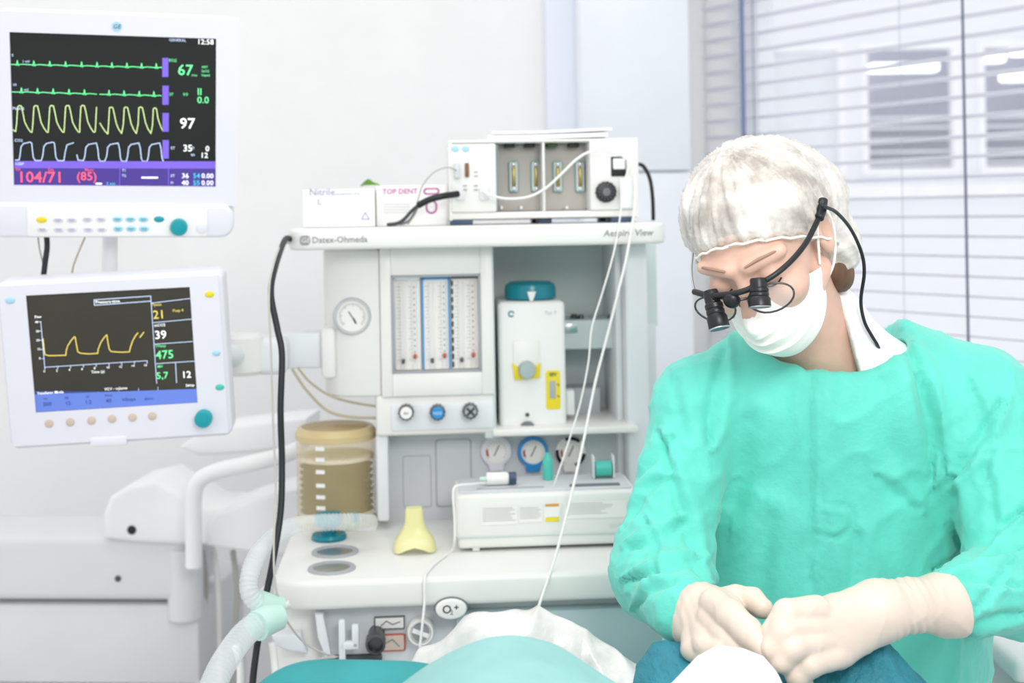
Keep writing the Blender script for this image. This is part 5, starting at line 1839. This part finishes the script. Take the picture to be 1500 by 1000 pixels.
vs += [p - fwd * 0.0016 for p in vs]
back = [tuple(q + o1 for q in f_[::-1]) for f_ in fs]
ring = [i for i in range(nu + 1)] + [j * (nu + 1) + nu for j in range(1, nv + 1)] + [nv * (nu + 1) + i for i in range(nu - 1, -1, -1)] + [j * (nu + 1) for j in range(nv - 1, 0, -1)]
side = [(ring[k], ring[k] + o1, ring[(k + 1) % len(ring)] + o1, ring[(k + 1) % len(ring)]) for k in range(len(ring))]
fm = link_mesh('surgical_mask', vs, fs + back + side, 'mask_cloth', pe, sharp=60)
for s_, pts in ((1, ((0.066, -0.012, -0.036), (0.078, -0.006, 0.005), (0.084, 0.012, 0.030), (0.086, 0.030, 0.020))), (1, ((0.062, -0.010, -0.066), (0.079, 0.004, -0.045), (0.088, 0.024, -0.012), (0.087, 0.030, 0.015))), (-1, ((0.067, -0.010, -0.018), (0.080, 0.0, 0.010), (0.088, 0.020, 0.026))), (-1, ((0.062, -0.010, -0.066), (0.080, 0.010, -0.045), (0.090, 0.024, 0.0)))):
    MB().sweep(spline([H(s_ * a, b, c_) for a, b, c_ in pts], 5), 0.0016, 8).build('ear_loop', 'mask_cloth', fm)

# --- undershirt
SHL, SHR = P(1022, 592, 1.68), P(1428, 592, 1.68)


def shirt_field(g):
    d = g.ell(tuple(CHEST + Vector((0, 0, -0.01))), (0.165, 0.100, 0.20))
    d = smin(d, g.cone(tuple(SHL + Vector((0.07, 0, 0.02))), tuple(SHR + Vector((-0.07, 0, 0.02))), 0.045, 0.045), 0.08)
    nk = g.cone(tuple(NB + Vector((0.012, 0.02, -0.03))), tuple(NB + Vector((-0.018, -0.03, 0.062))), 0.082, 0.066)
    d = smin(d, nk, 0.05)
    hole = g.cone(tuple(H(0, 0.035, -0.055)), tuple(NB + Vector((-0.03, -0.06, -0.015))), 0.056, 0.060)
    return smax(d, -hole, 0.006)


v, f = nets(shirt_field, ax(0.16, 0.68, 0.006), ax(1.50, 1.90, 0.006), ax(CHEST.z - 0.22, NB.z + 0.16, 0.006))
v = relax(v, f, 2)
net_obj('undershirt', v, f, 'undershirt', pe)

# --- gown
ELL, ELR = P(968, 835, 1.60), P(1512, 850, 1.56)
WRL, WRR = P(1002, 893, 1.47), P(1398, 878, 1.47)


def gown_field(g):
    d = g.ell(tuple(CHEST), (0.185, 0.125, 0.215))
    d = smin(d, g.ell(tuple(P(1200, 900, 1.76)), (0.195, 0.140, 0.24)), 0.10)
    d = smin(d, g.cone((0.425, 1.79, 0.80), (0.43, 1.80, 0.42), 0.19, 0.20), 0.10)
    d = smin(d, g.cone(tuple(P(1120, 575, 1.71)), tuple(SHL), 0.066, 0.056), 0.07)
    d = smin(d, g.cone(tuple(P(1300, 560, 1.71)), tuple(SHR), 0.072, 0.072), 0.07)
    d = smin(d, g.cone(tuple(P(1180, 590, 1.70)), tuple(P(1240, 590, 1.70)), 0.085, 0.085), 0.06)
    arms = g.cone(tuple(SHL), tuple(ELL), 0.056, 0.058)
    arms = np.minimum(arms, g.cone(tuple(SHR), tuple(ELR), 0.072, 0.066))
    fore = g.cone(tuple(ELL), tuple(WRL), 0.060, 0.040)
    fore = np.minimum(fore, g.cone(tuple(ELR), tuple(WRR), 0.066, 0.040))
    arms = smin(arms, fore, 0.03)
    d = smin(d, arms, 0.028)
    # neck opening
    d = smax(d, -g.cone(tuple(NB + Vector((0.012, 0.03, 0.022))), tuple(NB + Vector((0.0, -0.02, 0.2))), 0.086, 0.105), 0.010)
    hole = g.ell(tuple(NB + Vector((0.0, -0.035, 0.050))), (0.100, 0.10, 0.046))
    d = smax(d, -hole, 0.010)
    return d


v, f = nets(gown_field, ax(0.08, 0.80, 0.0048), np.concatenate([ax(1.38, 1.74, 0.0048), ax(1.75, 2.02, 0.012)]), np.concatenate([ax(0.36, 0.84, 0.014), ax(0.85, NB.z + 0.10, 0.0048)]))
v = relax(v, f, 1, 0.5)
n_ = normals_of(v, f)
disp = np.zeros(len(v))
axs = [(np.array(SHL), np.array(ELL)), (np.array(ELL), np.array(WRL)), (np.array(SHR), np.array(ELR)), (np.array(ELR), np.array(WRR))]


def seg_t(p, a, b):
    d = b - a
    t = np.clip(((p - a) @ d) / (d @ d), 0, 1)
    return t, np.linalg.norm(p - (a + t[:, None] * d), axis=1)


tt = [seg_t(v, a, b) for a, b in axs]
seam_x = P(1190, 700, 1.6).x
for i in range(len(v)):
    p = Vector(v[i])
    if p.y > 1.86:
        continue
    w_ = [max(0.0, 1 - tt[k][1][i] / 0.095) for k in range(4)]
    k = int(np.argmax(w_))
    arm = min(1.0, w_[k] * 2.6)
    t = tt[k][0][i]
    # cloth folds: ridged noise stretched along the pull
    if arm > 0.05:
        along = t * (0.28 if k in (0, 2) else 0.16)
        bend = (t if k in (0, 2) else 1 - 0.6 * t)
        nn = noise.noise(Vector((p.x * 14, p.y * 14, p.z * 8))) * 0.9
        fold = 1 - abs(math.sin(along * 50 + 3.4 * nn + p.x * 26))
        fine = 1 - abs(noise.noise(p * 30)) * 2
        disp[i] += arm * (0.0036 * fold ** 2 * (0.15 + 0.95 * bend) + 0.0026 * max(0, fine) ** 3 - 0.003)
    tor = 1 - arm
    if tor > 0.05:
        r1 = 1 - abs(noise.noise(Vector((p.x * 9 + 1.5, 3.3, p.z * 4.0)))) * 2.2
        r2 = 1 - abs(noise.noise(Vector((p.x * 21 - p.z * 9, 1.3, p.z * 13)))) * 2.2
        disp[i] += tor * (0.005 * max(0, r1) ** 3 + 0.0030 * max(0, r2) ** 4 + 0.006 * noise.noise(Vector((p.x * 5, 7, p.z * 4))))
        sx_ = abs(p.x - seam_x - 0.004 * noise.noise(Vector((0, 0, p.z * 7))))
        if sx_ < 0.006 and p.y < 1.72:
            disp[i] += -0.0025 * (1 - sx_ / 0.006)
# pulled folds of the cloth, each a crease with a raised lip
FOLDS = [([(1062, 496), (1044, 594), (1040, 650)], 10, -0.009), ([(966, 636), (992, 730), (1005, 771), (1024, 815)], 10, -0.008),
         ([(1327, 505), (1345, 560), (1360, 630), (1366, 700)], 11, -0.010), ([(1345, 550), (1372, 630), (1384, 690)], 8, -0.006),
         ([(1470, 585), (1425, 655), (1392, 709)], 8, -0.008), ([(1392, 700), (1396, 750), (1402, 795)], 10, -0.007),
         ([(1285, 698), (1312, 724), (1343, 745)], 9, -0.005), ([(1195, 780), (1230, 785), (1250, 765), (1240, 742), (1210, 742)], 5, -0.003),
         ([(1500, 745), (1431, 797), (1368, 836)], 8, -0.009), ([(1500, 800), (1440, 812), (1380, 838)], 6, -0.006), ([(1500, 860), (1450, 850), (1400, 846)], 6, -0.005),
         ([(1500, 900), (1455, 908), (1415, 930)], 7, -0.006), ([(1480, 820), (1450, 870), (1420, 900)], 6, -0.005),
         ([(932, 700), (965, 660), (985, 640)], 7, -0.006), ([(912, 770), (950, 712), (985, 700)], 7, -0.007), ([(920, 800), (965, 790), (1000, 760)], 8, -0.008),
         ([(915, 850), (958, 836), (1010, 822), (1040, 850)], 7, -0.008), ([(930, 890), (955, 860), (990, 850)], 6, -0.006), ([(945, 760), (960, 800), (955, 840)], 6, -0.005),
         ([(1124, 760), (1114, 880)], 14, -0.004), ([(1254, 785), (1246, 860)], 8, -0.004), ([(1090, 620), (1075, 740)], 16, -0.004), ([(1290, 560), (1300, 660)], 16, -0.005),
         ([(1420, 560), (1445, 640), (1440, 700)], 10, -0.005), ([(1445, 690), (1455, 760)], 8, -0.004), ([(985, 560), (1000, 640)], 9, -0.004),
         ([(1384, 674), (1440, 664), (1500, 659)], 2.5, -0.002), ([(1190, 535), (1190, 700), (1186, 880)], 3.2, -0.003)]
xx_ = FPX * v[:, 0] / v[:, 1]
yy_ = -FPX * (v[:, 2] - CAMZ) / v[:, 1]
ux = 750 + xx_ * CR + yy_ * SR
uy = HOR - xx_ * SR + yy_ * CR
front = np.clip((0.25 - n_[:, 1]) / 0.5, 0, 1) * (v[:, 1] < 1.75)
for pts, wd, hh in FOLDS:
    best = np.full(len(v), 1e9)
    sgn = np.ones(len(v))
    pts = [np.array((p.x, p.y)) for p in spline([Vector((a, b, 0)) for a, b in pts], 5)]
    for k, (a, b) in enumerate(zip(pts, pts[1:])):
        e = b - a
        l2 = max(1e-6, e @ e)
        t = ((ux - a[0]) * e[0] + (uy - a[1]) * e[1]) / l2
        tc_ = np.clip(t, 0, 1)
        dd = np.hypot(ux - a[0] - tc_ * e[0], uy - a[1] - tc_ * e[1])
        tp = 0.35 + 0.65 * math.sin(pi * (k + 0.5) / (len(pts) - 1))
        dd = dd / tp
        cr_ = (ux - a[0]) * e[1] - (uy - a[1]) * e[0]
        m_ = dd < best
        best[m_] = dd[m_]
        sgn[m_] = np.sign(cr_[m_])
    disp += front * (hh * np.exp(-(best / wd) ** 2) - 0.75 * hh * np.exp(-((best * sgn - 2.0 * wd) / (1.1 * wd)) ** 2))
v = v + n_ * disp[:, None]
gown = net_obj('gown', v, f, 'gown', pe)

# --- gloves
def W(*a):
    return tuple(P(*a))


def chain(g, pts, k=0.004):
    d = None
    for a, b in zip(pts, pts[1:]):
        q = g.cone(W(*a[:3]), W(*b[:3]), a[3], b[3])
        d = q if d is None else smin(d, q, k)
    return d


def left_glove(g):        # hand at the right of the picture
    d = chain(g, [(1412, 886, 1.465, 0.034), (1385, 885, 1.455, 0.0335), (1330, 886, 1.425, 0.0275), (1290, 890, 1.405, 0.0265)], 0.01)
    d = smax(d, g.plane(W(1398, 886, 1.46), (1, 0.25, 0.12)), 0.004)
    cuff = g.cone(W(1399, 886, 1.4605), W(1396, 886, 1.459), 0.0352, 0.0352)
    d = smin(d, smax(cuff, g.plane(W(1400, 886, 1.461), (1, 0.25, 0.12)), 0.002), 0.003)
    palm = g.cone(W(1280, 890, 1.405), W(1192, 905, 1.375), 0.0255, 0.019)
    palm = smin(palm, g.cone(W(1280, 900, 1.405), W(1205, 928, 1.374), 0.0265, 0.020), 0.012)
    palm = smin(palm, g.cone(W(1285, 905, 1.41), W(1225, 952, 1.375), 0.024, 0.020), 0.015)
    d = smin(d, palm, 0.02)
    for ch in ([(1196, 893, 1.372, .0155), (1152, 897, 1.350, .0138), (1132, 926, 1.346, .0112), (1128, 950, 1.352, .0095)],
               [(1200, 917, 1.368, .0155), (1148, 924, 1.336, .0142), (1131, 948, 1.336, .0114), (1128, 968, 1.346, .0096)],
               [(1210, 940, 1.366, .0150), (1160, 948, 1.330, .0140), (1146, 967, 1.332, .0116), (1160, 978, 1.346, .0100)],
               [(1228, 958, 1.368, .0140), (1184, 974, 1.336, .0128), (1168, 990, 1.336, .0112), (1178, 1000, 1.348, .0098)]):
        d = smin(d, chain(g, ch), 0.0022)
    d = smin(d, chain(g, [(1245, 905, 1.43, .018), (1180, 930, 1.40, .014), (1135, 958, 1.375, .011)]), 0.008)   # thumb underneath
    return d


def right_glove(g):       # hand at the left of the picture
    d = chain(g, [(985, 893, 1.49, 0.033), (1003, 896, 1.475, 0.0325), (1022, 900, 1.455, 0.029), (1042, 905, 1.435, 0.029)], 0.01)
    d = smax(d, g.plane(W(988, 894, 1.488), (-1, 0.6, 0.2)), 0.004)
    d = smin(d, g.cone(W(1030, 890, 1.44), W(1062, 895, 1.415), 0.0255, 0.021), 0.015)
    d = smin(d, g.cone(W(1020, 920, 1.44), W(1040, 930, 1.415), 0.0245, 0.020), 0.015)
    for ch in ([(1046, 884, 1.412, .0165), (1070, 900, 1.380, .0158), (1096, 925, 1.356, .0142), (1120, 950, 1.342, .0108)],
               [(1040, 906, 1.408, .0155), (1058, 926, 1.384, .0142), (1080, 948, 1.366, .0125), (1104, 962, 1.354, .0100)],
               [(1030, 922, 1.412, .0160), (1034, 944, 1.388, .0140), (1058, 950, 1.374, .0120), (1078, 946, 1.372, .0105)],
               [(1018, 930, 1.420, .0150), (1016, 950, 1.400, .0130), (1036, 960, 1.385, .0112), (1054, 958, 1.382, .0100)],
               [(1044, 882, 1.445, .0150), (1078, 874, 1.440, .0128), (1102, 879, 1.428, .0132), (1117, 891, 1.418, .0112)]):
        d = smin(d, chain(g, ch), 0.0022)
    return d


def glove(name, fn, lo, hi, seed, wrist):
    v, f = nets(fn, ax(lo[0], hi[0], 0.0021), ax(lo[1], hi[1], 0.0021), ax(lo[2], hi[2], 0.0021))
    v = relax(v, f, 1, 0.4)
    n_ = normals_of(v, f)
    d = np.zeros(len(v))
    wr_ = np.array(wrist)
    for i in range(len(v)):
        p = Vector(v[i])
        r = 1 - abs(noise.noise(Vector((p.x * 30 + seed, p.y * 30, p.z * 16)))) * 2
        near = math.exp(-((v[i] - wr_) ** 2).sum() / 0.0010)
        d[i] = 0.0009 * max(0, r) ** 3 + near * 0.0022 * math.sin((p.x * 1.0 + p.z * 0.35) * 620) * (0.5 + 0.5 * noise.noise(p * 25))
    v = v + n_ * d[:, None]
    return net_obj(name, v, f, 'glove', pe)


p0, p1 = P(1100, 1030, 1.33), P(1425, 830, 1.48)
glove('glove', left_glove, (p0.x, 1.30, P(1200, 1030, 1.36).z), (P(1430, 900, 1.47).x + .01, 1.53, P(1300, 815, 1.44).z), 1.0, P(1318, 888, 1.42))
glove('glove', right_glove, (P(955, 900, 1.47).x, 1.31, P(1050, 990, 1.38).z), (P(1140, 900, 1.38).x, 1.54, P(1020, 825, 1.44).z), 5.0, P(1022, 900, 1.45))

# ================================================================== LOUPES
lo_ = thing('magnifying_loupes', 'black surgical magnifying loupes on clear glasses worn by the surgeon', 'glasses', H(0, -0.12, -0.02))


def HB(): return MB()


def hs(pts, r, n=8, sub=5):
    m = MB()
    m.sweep(spline([H(*p) for p in pts], sub), [q * 1.0 for q in ([r] * ((len(pts) - 1) * sub + 1))] if len(pts) > 2 else r, n)
    return m


for s_ in (-1, 1):
    rim = []
    for k in range(25):
        a = 2 * pi * k / 24
        x_ = 0.036 + 0.027 * math.cos(a)
        z_ = 0.000 + 0.019 * math.sin(a) - 0.002
        y_ = -0.122 + 0.55 * max(0, x_ - 0.02) ** 1.25
        rim.append((s_ * x_, y_, z_))
    m = MB(); m.sweep([H(*p) for p in rim], 0.0012, 8); m.build('rim', 'dark_metal', lo_, sharp=0)
    m = MB()
    c_ = H(s_ * 0.036, -0.1175, -0.002)
    vs = [H(*p) for p in rim[:-1]]
    m.add([c_] + vs, [(0, i + 1, (i + 1) % 24 + 1) for i in range(24)])
    back_ = [p - fwd * 0.0012 for p in m.v]
    o1 = len(m.v)
    fr_ = list(m.f)
    m.add(back_, [tuple(q for q in f_[::-1]) for f_ in fr_])
    m.build('lens', 'glass_pane', lo_)
    m = hs(((s_ * 0.016, -0.126, 0.020), (s_ * 0.046, -0.112, 0.022), (s_ * 0.066, -0.088, 0.023), (s_ * 0.080, -0.058, 0.025), (s_ * 0.087, -0.026, 0.027), (s_ * 0.091, -0.006, 0.029)) if s_ > 0 else ((-0.058, -0.100, 0.010), (-0.068, -0.080, 0.012), (-0.076, -0.050, 0.018), (-0.079, -0.016, 0.026), (-0.082, 0.006, 0.032)), 0.0033 if s_ > 0 else 0.0013, 10)
    m.build('temple_arm', 'black' if s_ > 0 else 'steel', lo_, sharp=0)
m = hs(((0.0900, -0.014, 0.028), (0.0925, -0.002, 0.031), (0.0945, 0.012, 0.037)), 0.0055, 12); m.build('strap_sleeve', 'black_rubber', lo_, sharp=0)
m = hs(((-0.014, -0.122, 0.006), (0, -0.128, 0.010), (0.014, -0.122, 0.006)), 0.0018); m.build('nose_bridge', 'dark_metal', lo_, sharp=0)
m = hs(((-0.058, -0.104, 0.019), (-0.030, -0.124, 0.021), (0.0, -0.131, 0.022), (0.016, -0.128, 0.021), (0.028, -0.122, 0.020)), 0.0036, 10); m.build('mounting_bar', 'black', lo_, sharp=0)
m = MB(); m.ell((0, 0, 0), (0.010, 0.008, 0.010), M=Matrix.Translation(H(-0.004, -0.132, 0.014)) @ HEAD_R); m.build('hinge_block', 'black', lo_)
for s_ in (-1, 1):
    a0 = H(s_ * 0.031, -0.122, 0.019 + 0.003 * s_)
    dr_ = (HEAD_R @ Vector((s_ * -0.10, -0.66, -0.75))).normalized()
    m = MB()
    kl, kr = (0.92, 0.86) if s_ < 0 else (0.66, 0.90)
    m.lathe([(r_ * kr, h_ * kl) for r_, h_ in ((0.0095, -0.010), (0.0105, -0.007), (0.0105, 0.006), (0.0125, 0.008), (0.0125, 0.013), (0.0115, 0.014), (0.0125, 0.016), (0.0125, 0.020), (0.0118, 0.021), (0.0140, 0.025), (0.0142, 0.038), (0.0132, 0.0395), (0.0125, 0.038), (0.0, 0.0375))], a0, dr_, 32)
    br_ = m.build('loupe_barrel', 'black', lo_)
    m = MB(); m.lathe([(r_ * kr, h_ * kl) for r_, h_ in ((0.0125, 0.0378), (0.010, 0.0390), (0.0, 0.0396))], a0, dr_, 28); m.build('front_lens', 'navy', br_)
    m = MB(); m.lathe([(r_ * kr, h_ * kl) for r_, h_ in ((0.0141, 0.0385), (0.0145, 0.0392), (0.0141, 0.0402), (0.0128, 0.0402), (0.0128, 0.0385))], a0, dr_, 28); m.build('lens_ring', 'steel', br_)
    MB().sweep([H(s_ * 0.022, -0.127, 0.020), a0 + dr_ * 0.002], 0.005, 10).build('barrel_clamp', 'black', lo_)
st = H(0.0945, 0.012, 0.037)
cb = [st] + [P(a, b, c_) for a, b, c_ in ((1204, 301, 1.50), (1224, 310, 1.53), (1246, 335, 1.57), (1262, 370, 1.60), (1266, 400, 1.61), (1261, 440, 1.625), (1266, 470, 1.63), (1276, 490, 1.635), (1284, 503, 1.64), (1290, 516, 1.655))]
m = MB(); m.sweep(spline(cb, 6), 0.0022, 10); m.build('light_cable', 'black_rubber', lo_, sharp=0)

# ================================================================== PATIENT TABLE AND DRAPES
tb = thing('operating_table', 'operating table hidden under the surgical drapes', 'table', (0.05, 0.9, 0))
MB().box(-0.30, 0.55, 0.35, 1.42, 0.76, 0.82, 0.02, 3).build('table_top', 'unit_grey', tb)
MB().lathe([(0.22, 0), (0.22, 0.05), (0.09, 0.09), (0.08, 0.76)], (0.12, 0.85, 0), n=28).build('pedestal', 'unit_grey', tb)


def drape(name, label, cat, x0, x1, y0, y1, nx, ny, zf, m, th=0.003):
    vs, fs = [], []
    for j in range(ny + 1):
        for i in range(nx + 1):
            x_, y_ = x0 + (x1 - x0) * i / nx, y0 + (y1 - y0) * j / ny
            vs.append((x_, y_, zf(x_, y_, i / nx, j / ny)))
    w_ = nx + 1
    for j in range(ny):
        for i in range(nx):
            a = j * w_ + i
            fs.append((a, a + 1, a + w_ + 1, a + w_))
    o1 = len(vs)
    vs += [(a, b, c_ - th) for a, b, c_ in vs]
    back = [tuple(q + o1 for q in f_[::-1]) for f_ in fs]
    ring = [i for i in range(w_)] + [j * w_ + nx for j in range(1, ny + 1)] + [ny * w_ + i for i in range(nx - 1, -1, -1)] + [j * w_ for j in range(ny - 1, 0, -1)]
    side = [(ring[(k + 1) % len(ring)], ring[(k + 1) % len(ring)] + o1, ring[k] + o1, ring[k]) for k in range(len(ring))]
    o = link_mesh(name, vs, fs + back + side, m, sharp=60)
    return tag(o, label, cat, 'surgical drapes over the patient' if name == 'surgical_drape' else None)


def N3(x_, y_, z_=0.0):
    return noise.noise(Vector((x_, y_, z_)))


pk = P(745, 934, 1.24)


def z_teal(x_, y_, u, v):
    z_ = 0.828 + (pk.z - 0.828) * math.exp(-((x_ - pk.x) / 0.19) ** 2) * (1 if y_ < pk.y else math.exp(-((y_ - pk.y) / 0.10) ** 2))
    z_ += 0.004 * N3(x_ * 9, y_ * 7) + 0.003 * (1 - abs(N3(x_ * 14 + y_ * 6, y_ * 9, 3)) * 2)
    return max(z_, 0.826)


drape('surgical_drape', 'pale teal drape over the patient in the foreground centre', 'drape', -0.27, 0.30, 0.62, 1.40, 90, 90, z_teal, 'drape_light')

pk2 = P(492, 972, 1.30)


def z_dk(x_, y_, u, v):
    z_ = 0.824 + (P(495, 968, 1.31).z - 0.824) * math.exp(-((x_ - P(525, 970, 1.31).x) / 0.16) ** 4) * math.exp(-((y_ - 1.31) / 0.09) ** 2)
    return z_ + 0.003 * N3(x_ * 12, y_ * 10, 5)


drape('surgical_drape', 'dark teal drape fold peeking out left of the pale drape', 'drape', -0.275, 0.06, 1.20, 1.45, 50, 40, z_dk, 'drape_dark')

crest = [(560, 1010), (600, 968), (640, 935), (668, 908), (700, 896), (745, 893), (790, 900), (830, 922), (862, 945), (890, 965), (930, 990), (985, 1020)]


def z_film(x_, y_, u, v):
    px = 750 + FPX * x_ / 1.44
    for (a, b), (c_, d) in zip(crest, crest[1:]):
        if a <= px <= c_:
            py = b + (d - b) * (px - a) / (c_ - a)
            break
    else:
        py = 1020
    zc = P(px, py, 1.44).z
    z_ = 0.83 + (zc - 0.83) * math.exp(-((y_ - 1.44) / (0.055 + 0.03 * N3(x_ * 8, 2))) ** 2)
    r_ = 1 - abs(N3(x_ * 13 + y_ * 7, y_ * 12, 1)) * 2.2
    z_ += (0.012 * max(0, r_) ** 2 + 0.007 * N3(x_ * 28, y_ * 25, 8)) * min(1, (z_ - 0.82) / 0.05)
    return max(z_, 0.834)


drape('plastic_sheet', 'crumpled translucent white plastic sheet heaped behind the pale drape', 'sheet', P(560, 900, 1.44).x, P(985, 900, 1.44).x, 1.40, 1.56, 110, 50, z_film, 'plastic_film', 0.001)

bz = P(1200, 958, 1.36).z


bl_c = [(900, 1010), (925, 975), (945, 945), (1000, 940), (1040, 955), (1120, 962), (1200, 945), (1275, 932), (1300, 955), (1345, 1003), (1370, 1040)]


def z_blue(x_, y_, u, v):
    px = 750 + FPX * x_ / 1.43
    py = float(np.interp(px, [q[0] for q in bl_c], [q[1] for q in bl_c]))
    zc = P(px, py, 1.43).z
    w_ = 0.05 if y_ > 1.43 else 0.075
    z_ = 0.86 + (zc - 0.86) * math.exp(-((y_ - 1.43) / w_) ** 2)
    z_ += 0.004 * (1 - abs(N3(x_ * 40 + y_ * 12, y_ * 24, 2)) * 2)
    return max(z_, 0.826)


drape('surgical_drape', 'deep blue crinkled drape under the gloved hands', 'drape', P(905, 950, 1.43).x, P(1360, 950, 1.43).x, 0.90, 1.53, 110, 110, z_blue, 'drape_blue')

cw = [(930, 1040), (975, 1000), (1010, 962), (1042, 944), (1078, 950), (1108, 964), (1128, 988), (1150, 1040)]


def z_white(x_, y_, u, v):
    px = 750 + FPX * x_ / 1.30
    for (a, b), (c_, d) in zip(cw, cw[1:]):
        if a <= px <= c_:
            py = b + (d - b) * (px - a) / (c_ - a)
            break
    else:
        py = 1040
    zc = P(px, py, 1.30).z
    z_ = zc - 0.10 * max(0, (y_ - 1.30) / 0.05) ** 2 - 0.03 * max(0, (1.30 - y_) / 0.3)
    return z_ + 0.0025 * N3(x_ * 22, y_ * 18, 4)


drape('gauze_sheet', 'bright white cloth over the operating field below the hands', 'cloth', P(932, 950, 1.30).x, P(1148, 950, 1.30).x, 1.0, 1.345, 60, 50, z_white, 'sheet_white', 0.004)
